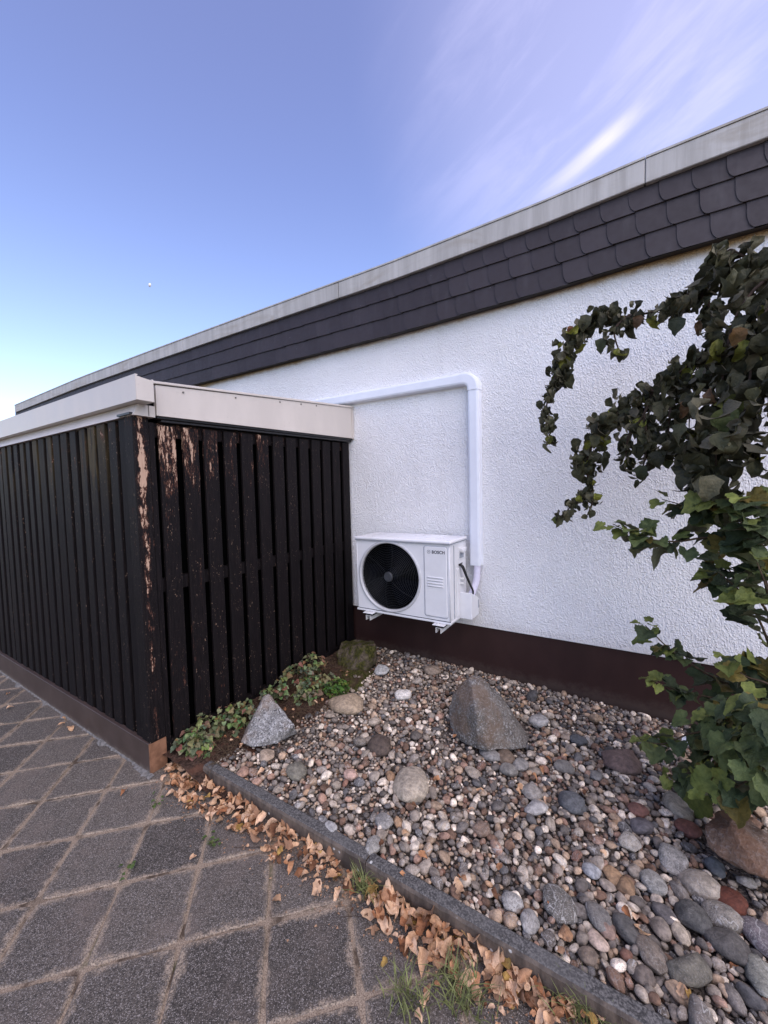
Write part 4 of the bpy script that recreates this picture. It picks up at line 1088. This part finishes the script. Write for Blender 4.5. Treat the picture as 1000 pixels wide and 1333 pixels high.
def lobed_leaf(seed, cup=.15, lobes=3, tooth=.04, n=28):
    r = random.Random(seed); off = Vector((r.uniform(0, 90), 0, 0)); vs = [(0, .02, 0)]; fs = []
    cx_, cy_ = 0, .42; bend = r.uniform(.1, .7)
    for ring, k in ((1, .5), (2, 1.0)):
        for i in range(n):
            a = -pi/2+2*pi*(i+.5)/n     # start near the stem notch
            d = abs(((a+pi/2+pi) % (2*pi))-pi)   # 0 at the stem
            rad = .49+.045*cos(lobes*(a-pi/2))+(.05 if abs(a-pi/2) < .3 else 0)+r.uniform(-.02, .02)
            rad *= 1-.55*math.exp(-(d/.38)**2)
            if ring == 2: rad *= 1+tooth*(1 if i % 2 else -1)
            x = cx_+rad*k*cos(a)*1.02; y = cy_+rad*k*sin(a)
            z = cup*(x*x)*1.2-bend*max(0, y-.2)**2*.9+.17*mn.noise(Vector((x*3.2, y*3.2, 0))+off)+.06*mn.noise(Vector((x*9, y*9, 5))+off)+(.05*abs(x)**.6 if True else 0)
            vs.append((x, y, z))
    mid = len(vs); vs.append((0, cy_, -.0-bend*.05))
    for i in range(n):
        j = (i+1) % n; fs.append((mid, 1+i, 1+j)); fs.append((1+i, 1+n+i, 1+n+j, 1+j))
    return np.array(vs), fs
def leaf_mesh(vf, name, mat):
    me = bpy.data.meshes.new(name); me.from_pydata([tuple(v) for v in vf[0]], [], vf[1]); me.materials.append(M[mat])
    me.polygons.foreach_set('use_smooth', [True]*len(me.polygons)); return me
def orient(dirv, nrm):
    y = Vector(dirv).normalized(); z = Vector(nrm); z = (z-y*z.dot(y))
    if z.length < 1e-4: z = y.orthogonal()
    z.normalize(); x = y.cross(z); return Matrix((x, y, z)).transposed()
def build_leaves(root, specs, shapes, mats, name, limit=300):
    """specs: (pos, dir, normal, size, colour, shape). the largest as parts, the rest as one stuff part"""
    key = lambda s: (0 if not (-10 < proj(s[0])[0] < 1010) else s[3]/max(.3, proj(s[0])[2]))
    specs = sorted(specs, key=key, reverse=True); rl = root.location
    meshes = [leaf_mesh(q, name, mats[0]) for q in shapes]
    for (p, d, nn, sz, c, sh) in specs[:limit]:
        o = link(name, meshes[sh % len(meshes)], root); Mx = orient(d, nn).to_4x4(); Mx.translation = Vector(p)-rl
        o.matrix_basis = Mx @ Matrix.Scale(sz, 4); o.color = (*c, 1)
    restl = specs[limit:]
    if restl:
        V = []; Fs = []; T = []; off = 0
        for (p, d, nn, sz, c, sh) in restl:
            v, f = shapes[sh % len(shapes)]; vv = (v*sz) @ np.array(orient(d, nn)).T + np.array(Vector(p)-rl)
            V.append(vv); Fs += [tuple(i+off for i in q) for q in f]; off += len(vv); T.append(np.tile(np.array([*c, 1.0]), (len(vv), 1)))
        V = np.concatenate(V); T = np.concatenate(T); me = bpy.data.meshes.new('foliage'); me.from_pydata(V.tolist(), [], Fs)
        me.polygons.foreach_set('use_smooth', [True]*len(me.polygons)); a_ = me.attributes.new('tint', 'FLOAT_COLOR', 'POINT'); a_.data.foreach_set('color', T.ravel()); me.materials.append(M[mats[1]])
        o = link('foliage', me, root); o['kind'] = 'stuff'
def spline(P, k=8):
    P = [Vector(p) for p in P]; out = []
    for i in range(len(P)-1):
        p0, p1, p2, p3 = P[max(i-1, 0)], P[i], P[i+1], P[min(i+2, len(P)-1)]
        for q in range(k):
            t = q/k; out.append(.5*((2*p1)+(-p0+p2)*t+(2*p0-5*p1+4*p2-p3)*t*t+(-p0+3*p1-3*p2+p3)*t**3))
    out.append(P[-1]); return out

# ---- weeping bush, upper right: dusty, curled, hanging leaves
curl_shapes = [leaf_grid(i, curl=[.9, 1.5, .5, 2.0][i % 4], fold=[.9, .5, 1.3, .7][i % 4], crumple=.42, width=[.30, .40, .26][i % 3]) for i in range(14)]
flat_shapes = [leaf_grid(40+i, curl=.4, fold=.25, crumple=.10, width=.46) for i in range(4)]
ush = curl_shapes+flat_shapes
wroot = empty('weeping_shrub', at(1075, 1040, 2.35), 'tall weeping shrub with dark curled drooping leaves in front of the white wall', 'shrub')
wbase = wroot.location.copy(); wbase.z = .02; wroot.location = wbase
# (pixel path with distance from the camera plane Y, leaf density per metre, leaf size lo, hi, spread)
UB = [
 ([(1075, 470, 2.30), (1010, 350, 2.28), (955, 350, 2.28), (905, 378, 2.30), (862, 402, 2.34), (815, 412, 2.38), (785, 408, 2.40), (757, 428, 2.42), (738, 458, 2.42), (726, 488, 2.42)], 88, .035, .075, .045),
 ([(738, 458, 2.42), (724, 490, 2.41), (713, 520, 2.40), (712, 550, 2.40), (717, 573, 2.40)], 95, .030, .058, .022),
 ([(820, 410, 2.38), (800, 430, 2.34), (808, 462, 2.33)], 60, .035, .060, .025),
 ([(1080, 520, 2.22), (1000, 440, 2.20), (945, 448, 2.20), (905, 470, 2.22), (875, 492, 2.24), (848, 508, 2.26), (815, 528, 2.28), (790, 548, 2.30), (770, 575, 2.30), (762, 605, 2.30)], 92, .038, .080, .052),
 ([(790, 548, 2.30), (772, 576, 2.30), (764, 608, 2.30), (766, 636, 2.30), (748, 655, 2.30), (726, 676, 2.30)], 80, .030, .060, .028),
 ([(766, 632, 2.30), (772, 650, 2.29), (764, 672, 2.29)], 70, .030, .055, .016),
 ([(850, 508, 2.26), (838, 540, 2.24), (818, 570, 2.24), (815, 606, 2.24)], 70, .035, .065, .026),
 ([(838, 540, 2.24), (842, 580, 2.23), (834, 622, 2.23)], 60, .040, .070, .024),
 ([(880, 490, 2.24), (872, 540, 2.22), (868, 600, 2.20)], 85, .045, .080, .036),
 ([(905, 375, 2.3), (925, 400, 2.26), (928, 440, 2.24), (912, 470, 2.24)], 60, .04, .07, .035),
 ([(1060, 340, 2.2), (975, 335, 2.15), (950, 325, 2.15), (935, 345, 2.17)], 75, .05, .085, .05),
 ([(1080, 380, 2.15), (1010, 360, 2.08), (965, 400, 2.06), (945, 460, 2.04), (938, 530, 2.02), (932, 600, 2.0), (938, 632, 2.0)], 100, .05, .105, .075),
 ([(1080, 420, 2.1), (1030, 380, 2.0), (990, 420, 1.98), (975, 500, 1.96), (968, 550, 1.96), (960, 580, 1.96)], 100, .05, .11, .085),
 ([(1090, 480, 2.1), (1050, 420, 1.95), (1020, 470, 1.92), (1010, 550, 1.9)], 75, .05, .11, .08),
 ([(1080, 470, 2.1), (1000, 500, 2.02), (920, 560, 2.05), (915, 610, 2.06), (925, 648, 2.06)], 90, .045, .085, .05),
 ([(1080, 520, 2.2), (960, 470, 2.15), (905, 520, 2.15), (897, 560, 2.14)], 55, .045, .075, .04),
 ([(1085, 600, 2.1), (1040, 590, 2.0), (1000, 620, 1.95)], 50, .05, .09, .05),
]
uspecs = []; hr = random.Random(21)
def ucol(r):
    k = r.uniform(.75, 1.75); q = r.random()
    if q < .045: c = (.15, .16, .03)
    elif q < .056: c = (.11, .065, .035)
    elif q < .28: c = (.105, .100, .062)
    elif q < .6: c = (.052, .053, .028)
    else: c = (.030, .031, .016)
    return tuple(x*k for x in c)
trunk_pts = [(wbase.x, wbase.y, -.02), (wbase.x+.03, wbase.y-.02, .7), (wbase.x-.02, wbase.y-.06, 1.4), tuple(at(1075, 470, 2.2))]
keep(MB().tube(spline(trunk_pts), [.034-.0008*i for i in range(25)], 8).obj('trunk', 'twig', smooth=True), wroot)
for pts, dens, lo, hi, spread in UB:
    sp = spline([at(*q) for q in pts]); Ln = sum((sp[i+1]-sp[i]).length for i in range(len(sp)-1))
    N = len(sp); keep(MB().tube(sp, [.0065*(1-i/N)+.0016 for i in range(N)], 6).obj('branch', 'twig', smooth=True), wroot)
    for k in range(int(Ln*dens*(1.75 if spread < .055 else 1.5))):
        t = hr.random()*(N-1); i = int(t); p = sp[i].lerp(sp[min(i+1, N-1)], t-i)
        tg = (sp[min(i+1, N-1)]-sp[max(i-1, 0)]).normalized()
        offv = Vector((hr.gauss(0, 1), hr.gauss(0, 1), hr.gauss(.25, .8)))*spread*.70
        d = Vector((hr.gauss(0, .30), hr.gauss(0, .30), -1))+tg*.2
        nn = Vector((hr.gauss(0, .8), -1+hr.gauss(0, .6), hr.gauss(.35, .5)))
        sz = hr.uniform(lo, hi)*(1.32 if spread < .055 else 1.12)
        fl = hr.random() < .13
        uspecs.append((p+offv, d, nn, sz, ucol(hr), (14+hr.randrange(4)) if fl else hr.randrange(14)))
# single leaves that stand clear against the wall
for px, py, Y_, sz, c in ((884, 412, 2.26, .085, (.045, .055, .035)), (783, 440, 2.33, .080, (.04, .05, .025)), (716, 567, 2.39, .055, (.13, .14, .03)), (948, 512, 1.98, .115, (.13, .145, .035)), (944, 530, 1.95, .11, (.10, .125, .045)),
                          (722, 672, 2.3, .055, (.10, .12, .03)), (887, 566, 2.2, .045, (.05, .065, .03)), (866, 592, 2.2, .07, (.05, .065, .03)), (833, 605, 2.2, .08, (.035, .045, .022)), (742, 424, 2.4, .045, (.17, .07, .03)), (964, 425, 1.95, .075, (.15, .085, .03))):
    uspecs.append((at(px, py, Y_), Vector((hr.gauss(0, .15), 0, -1)), Vector((.2, -1, .3)), sz, c, 14+hr.randrange(4)))
build_leaves(wroot, uspecs, ush, ('green_leaf', 'green_leaf_many'), 'leaf')

# ---- lower shrub with lobed fresh leaves
lob = [lobed_leaf(i, cup=.35+.15*(i % 3), lobes=[3, 5, 5][i % 3], tooth=.045) for i in range(10)]
lroot = empty('leafy_shrub', (0, 0, 0), 'leafy green shrub with lobed leaves growing at the wall foot right of the gravel', 'shrub')
lb0 = Vector((.62, 2.45, .02)); lroot.location = lb0
LB = [
 ([(.62, 2.45, .02), (.60, 2.35, .5)], [(1010, 760, 2.15), (985, 700, 2.12), (945, 668, 2.1), (900, 660, 2.1), (862, 650, 2.12)], 30, .06, .11, .035),
 (None, [(985, 720, 2.1), (930, 700, 2.05), (880, 705, 2.02), (838, 700, 2.02), (798, 682, 2.05)], 42, .055, .10, .030),
 (None, [(1010, 690, 2.0), (975, 655, 1.98), (940, 650, 1.98), (925, 655, 1.98)], 42, .08, .13, .05),
 (None, [(1020, 740, 1.95), (985, 690, 1.93), (950, 680, 1.93)], 42, .08, .13, .06),
 ([(.62, 2.45, .02), (.66, 2.4, .35)], [(1005, 850, 2.25), (985, 800, 2.25), (958, 755, 2.22), (935, 720, 2.2)], 38, .06, .11, .045),
 (None, [(1000, 800, 2.1), (965, 770, 2.1), (935, 745, 2.1)], 30, .06, .10, .035),
 (None, [(1020, 830, 2.0), (1000, 770, 1.98), (985, 730, 1.98)], 42, .07, .12, .06),
 ([(.62, 2.45, .02), (.6, 2.42, .2)], [(985, 905, 2.3), (945, 890, 2.25), (905, 868, 2.22), (872, 845, 2.2), (848, 822, 2.18), (840, 814, 2.18)], 32, .05, .085, .022),
 (None, [(960, 920, 2.2), (925, 908, 2.15), (880, 898, 2.1), (845, 884, 2.08)], 32, .045, .08, .02),
 (None, [(1010, 900, 2.05), (970, 880, 2.05), (945, 860, 2.08)], 38, .07, .12, .05),
 (None, [(1000, 960, 2.15), (950, 950, 2.1), (900, 955, 2.05), (865, 968, 2.0), (835, 965, 1.98)], 42, .06, .10, .035),
 (None, [(1000, 990, 2.05), (950, 1000, 1.98), (905, 1005, 1.94), (868, 1012, 1.92)], 40, .06, .10, .04),
 (None, [(1010, 930, 1.95), (975, 925, 1.92), (930, 935, 1.95)], 55, .07, .13, .07),
 (None, [(1020, 1000, 1.9), (985, 1010, 1.86), (950, 1030, 1.86)], 60, .07, .12, .07),
 (None, [(1030, 900, 1.85), (1005, 950, 1.8), (990, 1020, 1.78)], 60, .07, .13, .07),
 (None, [(960, 960, 2.2), (935, 985, 2.15), (915, 1020, 2.1)], 60, .06, .11, .07),
 (None, [(1000, 860, 2.2), (985, 935, 2.25), (945, 960, 2.3)], 60, .06, .12, .07),
]
def lcol(r, bright=False):
    k = r.uniform(.8, 1.65); q = r.random()
    if bright or q < .10: c = (.12, .145, .036)
    elif q < .18: c = (.12, .095, .022)
    elif q < .52: c = (.068, .092, .032)
    else: c = (.034, .050, .022)
    return tuple(x*k for x in c)
lspecs = []
for pre, pts, dens, lo, hi, spread in LB:
    P = [at(*q) for q in pts]
    if pre is None: P = [lb0+Vector((hr.uniform(-.03, .03), hr.uniform(-.05, .05), 0)), (lb0*.45+P[0]*.55)+Vector((.04, .02, .0))]+P
    else: P = [Vector(q) for q in pre]+P
    sp = spline(P); N = len(sp)
    keep(MB().tube(sp, [.0065*(1-i/N)+.0016 for i in range(N)], 6).obj('stem', 'green_stem', smooth=True), lroot)
    i0 = 16 if True else 0; seg = sp[i0:]; Ln = sum((seg[i+1]-seg[i]).length for i in range(len(seg)-1)); NS = len(seg)
    for k in range(max(3, int(Ln*dens*1.75))):
        t = hr.random()**.9*(NS-1); i = int(t); p = seg[i].lerp(seg[min(i+1, NS-1)], t-i)
        tg = (seg[min(i+1, NS-1)]-seg[max(i-1, 0)]).normalized()
        out = Vector((hr.gauss(0, 1), hr.gauss(-.25, 1), hr.gauss(0, .6))).normalized()
        pp = p+out*spread*hr.uniform(.2, 1.3)
        out.z *= .5; d = out*.9+tg*.5+Vector((-.1, -.15, -.22)); nn = Vector((hr.gauss(0, .38), hr.gauss(-.22, .35), 1))
        tip = t > NS*.86
        lspecs.append((pp, d, nn, hr.uniform(lo, hi)*(1.08 if pp.y > 2.02 else .86)*(.65 if tip else 1), lcol(hr, tip), hr.randrange(10)))
build_leaves(lroot, lspecs, lob, ('green_leaf', 'green_leaf_many'), 'leaf')
print('shrub leaves', len(uspecs), len(lspecs))

# ---- ground plants along the fence
def ground_plant(name, label, cat, blobs, n, lo, hi, cols, shapes, hgt, group=None, stems=30):
    cx_, cy_ = sum(b[0] for b in blobs)/len(blobs), sum(b[1] for b in blobs)/len(blobs)
    root = empty(name, (cx_, cy_, .06), label, cat, group); specs = []; mb = MB()
    for k in range(n):
        b = hr.choice(blobs); a = hr.uniform(0, 2*pi); rr_ = b[2]*sqrt(hr.random())
        x, y = b[0]+rr_*cos(a), b[1]+rr_*sin(a)
        if x < SX+.02: x = SX+.02+hr.random()*.02
        z0 = float(surf(x, y))+.02; z = z0+hgt*hr.uniform(.15, 1)*(1-.5*(rr_/b[2])**2)*b[3]
        base = Vector((b[0]+(x-b[0])*.4, b[1]+(y-b[1])*.4, z0-.02))
        if k < stems*len(blobs): mb.tube([base, base.lerp(Vector((x, y, z)), .6)+Vector((hr.gauss(0, .012), hr.gauss(0, .012), .01)), Vector((x, y, z))], .0013, 4)
        for q in range(3):
            an = a+(q-1)*1.35+hr.gauss(0, .2); d = Vector((cos(an), sin(an), hr.uniform(-.3, .1)))
            s_ = hr.uniform(lo, hi); specs.append((Vector((x, y, z))+d*.004, d, Vector((hr.gauss(0, .3), hr.gauss(-.15, .3), 1)), s_, tuple(c*hr.uniform(.75, 1.3) for c in hr.choice(cols)), hr.randrange(10)))
    build_leaves(root, specs, shapes, ('green_leaf', 'green_leaf_many'), 'leaf')
    keep(mb.obj('stem', 'green_stem'), root)['kind'] = 'stuff'
    return root
GC = [(.15, .19, .08), (.11, .15, .06), (.18, .21, .11), (.09, .12, .06), (.16, .10, .055)]
ground_plant('creeping_plant', 'low creeping plant with small scalloped leaves at the fence corner', 'plant', [(-2.11, 1.22, .07, 1), (-2.09, 1.31, .085, 1.1), (-2.06, 1.42, .09, 1.1), (-2.03, 1.53, .08, 1.1), (-2.02, 1.22, .06, .7)], 150, .024, .042, GC, lob, .14)
ground_plant('creeping_plant', 'taller leafy creeping plant behind the pointed granite rock', 'plant', [(-2.04, 1.80, .08, 1), (-2.01, 1.98, .10, 1.35), (-2.02, 2.14, .10, 1.5), (-1.86, 1.93, .08, .8), (-1.86, 2.1, .08, .7)], 160, .024, .042, GC, lob, .15)
BG = [(.06, .12, .02), (.04, .085, .018), (.08, .14, .025)]
ground_plant('bright_weed', 'bright green bushy weed between creeping plant and tan stone', 'plant', [(-1.74, 2.09, .075, 1)], 85, .020, .034, BG, flat_shapes+[leaf_grid(70+i, .3, .2, .05, .3) for i in range(3)], .10)
for lb, px, py, n in (('tiny green weed in the paving joint near the fence corner', 204, 1046, 10), ('small weed seedling in a paving joint left of the leaf drift', 278, 1095, 8), ('tiny moss-green seedling in the paving joint at lower left', 162, 1139, 6)):
    q = atz(px, py, 0); root = empty('joint_weed', (q.x, q.y, 0), lb, 'weed', 'small weeds in the paving joints')
    sp_ = [(Vector((q.x+hr.gauss(0, .022), q.y+hr.gauss(0, .016), .006+hr.random()*.012)), Vector((hr.gauss(0, 1), hr.gauss(0, 1), .3)), Vector((0, 0, 1)), hr.uniform(.014, .026), (.07, .11, .03), hr.randrange(4)) for _ in range(n)]
    build_leaves(root, sp_, flat_shapes, ('green_leaf', 'green_leaf_many'), 'leaf')

# dead stalks and litter on the soil strip
mb = MB()
for k in range(900):
    y = hr.uniform(1.18, 2.6); x = hr.uniform(SX+.02, float(fence_edge(y))+.07); z = float(surf(x, y))+.02
    a = hr.uniform(0, pi); l = hr.uniform(.03, .10); dx, dy = cos(a)*l, sin(a)*l
    mb.tube([(x-dx/2, y-dy/2, z+hr.uniform(0, .02)), (x, y, z+hr.uniform(.008, .035)), (x+dx/2, y+dy/2, z+hr.uniform(0, .02))], .0013, 4)
tag(mb.obj('dead_stalks', 'green_stem'), 'thin dead brown stalks lying under the fence plants', 'litter', kind='stuff')

# ---- grass tufts
simple('grass', (.14, .155, .055), .6, .25, var=.4, scale=30)
def tuft(px, py, n, hgt, spread, label, z=.0):
    q = atz(px, py, z); mb = MB()
    for k in range(n):
        a = hr.uniform(0, 2*pi); b = Vector((q.x+hr.gauss(0, spread*.35), q.y+hr.gauss(0, spread*.25), z)); h = hgt*hr.uniform(.4, 1.0)
        ln = hr.uniform(.35, 1.1); dx, dy = cos(a)*ln, sin(a)*ln; w = hr.uniform(.0012, .0024); sd = Vector((-sin(a), cos(a), 0))
        pts = [b+Vector((dx*h*t*t, dy*h*t*t, h*t*(1-.35*ln*t))) for t in (0, .35, .7, 1)]
        vs = []
        for t, p in zip((1, .9, .6, .1), pts): vs += [p-sd*w*t, p+sd*w*t]
        mb.add(vs, [(0, 1, 3, 2), (2, 3, 5, 4), (4, 5, 7, 6)])
    o = mb.obj('grass_tuft', 'grass'); tag(o, label, 'grass', kind='stuff')
tuft(478, 1158, 90, .10, .08, 'grass tuft growing at the joint between the two kerb stones')
tuft(530, 1305, 70, .085, .09, 'left grass tuft in the paving near the bottom edge')
tuft(598, 1300, 120, .095, .10, 'dense grass tuft in the paving joint at bottom middle')
tuft(757, 1322, 95, .11, .10, 'grass tuft against the kerb at the bottom right')
tuft(275, 1100, 14, .03, .03, 'sparse grass sprig in a paving joint by the leaf drift')

# ------------------------------------------------------------------ fallen dry leaves
dry_shapes = [leaf_grid(200+i, curl=[.4, .9, .6, .15, 1.3][i % 5], fold=[.3, .7, .15, .45][i % 4], crumple=.26, width=[.30, .40, .35][i % 3], n=7, m_=4) for i in range(16)]
dry_meshes = [leaf_mesh(q, 'dry_leaf', 'dry_leaf') for q in dry_shapes]
DC = [((.60, .39, .24), 6, 'pale tan'), ((.46, .245, .13), 5, 'orange tan'), ((.68, .48, .33), 5, 'light beige'), ((.30, .14, .07), 3, 'rusty brown'), ((.15, .075, .042), 2, 'dark brown'), ((.46, .31, .10), 1, 'yellowish')]
dcum = np.cumsum([q[1] for q in DC]); dcum = dcum/dcum[-1]
dl = []
dr = random.Random(5)
def drift(n, x0, x1, wfun, zmax, lo, hi):
    for _ in range(n):
        x = dr.uniform(x0, x1); w = wfun(x); t = dr.random()**1.35; y = 1.148-w*t
        h = zmax*(1-t)*dr.random()+.004
        dl.append((x, y, h, dr.uniform(lo, hi)*1.17))
wd = lambda x: float(np.interp(x, [-2.15, -1.95, -1.65, -1.35, -1.1, -.95, -.8, -.55, -.3, 0, .3], [.07, .13, .13, .11, .10, .09, .11, .13, .12, .09, .08]))
drift(150, -2.12, -1.45, wd, .028, .028, .052)
drift(80, -1.5, -.95, wd, .032, .030, .054)
drift(8, -.95, -.80, wd, .01, .03, .05)
drift(135, -.80, -.12, wd, .030, .034, .060)
drift(45, -.14, .35, wd, .02, .032, .056)
for px, py in ((366, 1175), (442, 1160), (462, 1152), (484, 1213), (504, 1250), (546, 1310), (540, 1320), (551, 1296), (247, 1124), (163, 1030), (85, 944), (92, 948), (80, 936), (12, 905), (520, 1227), (524, 1222), (415, 1170), (352, 1124), (8, 925), (600, 1225), (640, 1290), (14, 880), (610, 1205), (300, 1080)):
    q = atz(px, py, .004); dl.append((q.x, q.y, .004, dr.uniform(.032, .055)))
for _ in range(230):
    x = dr.uniform(-2.1, .3); dl.append((x, 1.145-wd(x)*1.25*dr.random()**1.2, .004+.018*dr.random(), dr.uniform(.014, .028)))
ngrav = len(dl)
for px, py in ((536, 1031+20), (597, 1146), (606, 1140), (588, 950), (590, 962), (672, 1028), (680, 1022), (705, 998), (710, 985), (693, 1010), (630, 1030), (573, 1017), (618, 1055), (545, 1110), (600, 1165), (655, 1130), (762, 1028), (712, 1040), (716, 1180), (790, 1110), (828, 1198), (832, 1205), (885, 1280), (893, 1288), (880, 1295), (740, 985), (437, 1012), (430, 1018), (500, 1098), (640, 1158), (520, 1138), (400, 990), (345, 1004), (735, 1236), (950, 1262), (812, 1180), (676, 1060), (524, 1088)):
    q = atz(px, py, .085); dl.append((q.x, q.y, float(surf(q.x, q.y))+.034, dr.uniform(.028, .048)))
for k in range(60):   # soil strip by the fence
    y = dr.uniform(1.17, 2.45); x = dr.uniform(SX+.03, float(fence_edge(y))+.03); dl.append((x, y, float(surf(x, y))+.028, dr.uniform(.022, .042)))
print('dry leaves', len(dl))
lmarks = [(205, 1005, 'the fence corner'), (266, 1000, 'the start of the kerb'), (278, 1095, 'the small weed seedling'), (352, 1135, 'the stretch of kerb opposite the lumpy stone'), (478, 1150, 'the grass tuft at the kerb joint'), (560, 1200, 'the bare kerb face past the tuft'), (598, 1290, 'the dense bottom grass tuft'), (690, 1270, 'the lowest kerb stretch'), (757, 1320, 'the bottom right grass tuft'), (320, 1060, 'the widest patch of drift'), (420, 1110, 'the narrow part of the drift')]
def lkey(s):
    X_, Y_, d = proj(s[:3]); return 0 if not (0 < X_ < 1000 and Y_ < 1333) else s[3]/d
dl.sort(key=lkey, reverse=True)
dmany = dl[300:]; pend = []
for (x, y, z, sz) in dl[:300]:
    i = int(np.searchsorted(dcum, dr.random())); c = DC[i][0]; k = dr.uniform(.75, 1.2); X_, Y_, d_ = proj((x, y, z))
    o = link('dry_leaf', dry_meshes[dr.randrange(16)]); o.scale = (sz,)*3
    flip = dr.random() < .4; stp = min(.9, z*14)*dr.choice((0, 1))
    o.rotation_euler = (dr.gauss(0, .2)+(pi if flip else 0), dr.gauss(0, .18+stp*.45), dr.uniform(0, 2*pi)); o.location = (x, y, z+.005+sz*(.15 if flip else .09)); o.color = (*[q*k for q in c], 1)
    size = 'large' if sz > .065 else ('medium' if sz > .052 else 'small')
    if y < 1.155: lb = (f'{size} {DC[i][2]} {"curled" if stp > .2 else "dry"} leaf', '', X_, Y_, lmarks)
    elif x < float(fence_edge(y))+.04: lb = (f'{size} {DC[i][2]} dry leaf', 'on soil', X_, Y_, marks)
    else: lb = (f'{size} {DC[i][2]} dry leaf', 'on pebbles', X_, Y_, marks)
    pend.append((o, lb)); tag(o, None, 'dry leaf', 'fallen dry leaves')
name_all(pend)
if dmany:
    V = []; Fs = []; T = []; off = 0
    for (x, y, z, sz) in dmany:
        v, f = dry_shapes[dr.randrange(16)]; Rm = Matrix.Rotation(dr.uniform(0, 6.3), 3, 'Z') @ Matrix.Rotation(dr.gauss(0, .3), 3, 'X')
        vv = (v*sz) @ np.array(Rm).T+np.array([x, y, z+.012]); V.append(vv); Fs += [tuple(i+off for i in q) for q in f]; off += len(vv)
        c = DC[int(np.searchsorted(dcum, dr.random()))][0]; T.append(np.tile(np.array([*c, 1.0]), (len(vv), 1)))
    V = np.concatenate(V); T = np.concatenate(T); me = bpy.data.meshes.new('leaf_litter'); me.from_pydata(V.tolist(), [], Fs); me.polygons.foreach_set('use_smooth', [True]*len(me.polygons))
    a_ = me.attributes.new('tint', 'FLOAT_COLOR', 'POINT'); a_.data.foreach_set('color', T.ravel()); me.materials.append(M['dry_leaf_many'])
    tag(link('leaf_litter', me), 'smaller dry leaves filling the drift along the kerb', 'litter', kind='stuff')
# crumbs: bits of broken leaf and grit on the paving beside the drift
mb = MB()
for k in range(900):
    x = dr.uniform(-2.1, .3); y = 1.14-abs(dr.gauss(0, .09)); s_ = dr.uniform(.002, .0055); a = dr.uniform(0, 6.3); z = .002+dr.random()*.003
    mb.add([(x+s_*cos(a), y+s_*sin(a), z), (x+s_*cos(a+2), y+s_*sin(a+2), z+.001), (x+s_*cos(a+4)*1.5, y+s_*sin(a+4)*1.5, z+.0005)], [(0, 1, 2)])
tag(mb.obj('leaf_crumbs', 'crumb') if 'crumb' in M else (simple('crumb', (.33, .20, .12), .9, .1, var=.5, scale=90) and mb.obj('leaf_crumbs', 'crumb')), 'tiny crumbs of broken dry leaf scattered on the paving', 'litter', kind='stuff')
mb = MB()
for k in range(46):
    x = dr.uniform(-2.05, .3); y = 1.13-abs(dr.gauss(0, .07)); a = dr.uniform(0, pi); l = dr.uniform(.02, .06); z = .006+dr.random()*.012
    mb.tube([(x-l*cos(a), y-l*sin(a), z), (x+dr.gauss(0, .004), y, z+.004), (x+l*cos(a), y+l*sin(a), z)], .0011, 4)
tag(mb.obj('fallen_twigs', 'twig'), 'thin fallen twigs lying among the dry leaves by the kerb', 'litter', kind='stuff')
# scrap of white paper caught under the shrub
q = atz(893, 970, .10); mb = MB(); mb.add([(-.018, 0, 0), (.016, -.004, .004), (.022, .022, .03), (.0, .026, .045), (-.016, .02, .022)], [(0, 1, 4), (1, 2, 4), (2, 3, 4)])
o = mb.obj('paper_scrap', 'paper_white'); o.location = q; tag(o, 'crumpled scrap of white paper on the pebbles under the shrub', 'paper')

# moon, far away
d_ = ray(195, 371).normalized(); mp_ = EYE+d_*900
bm = bmesh.new(); bmesh.ops.create_icosphere(bm, subdivisions=3, radius=4.3); me = bpy.data.meshes.new('moon'); bm.to_mesh(me); bm.free(); me.materials.append(M['moon_rock'])
me.polygons.foreach_set('use_smooth', [True]*len(me.polygons)); mo = link('moon', me); mo.location = mp_; mo.scale = (.5, .5, .75); mo.rotation_euler = (0, .4, 0)
tag(mo, 'small pale moon in the clear blue sky above the shed roof', 'moon')
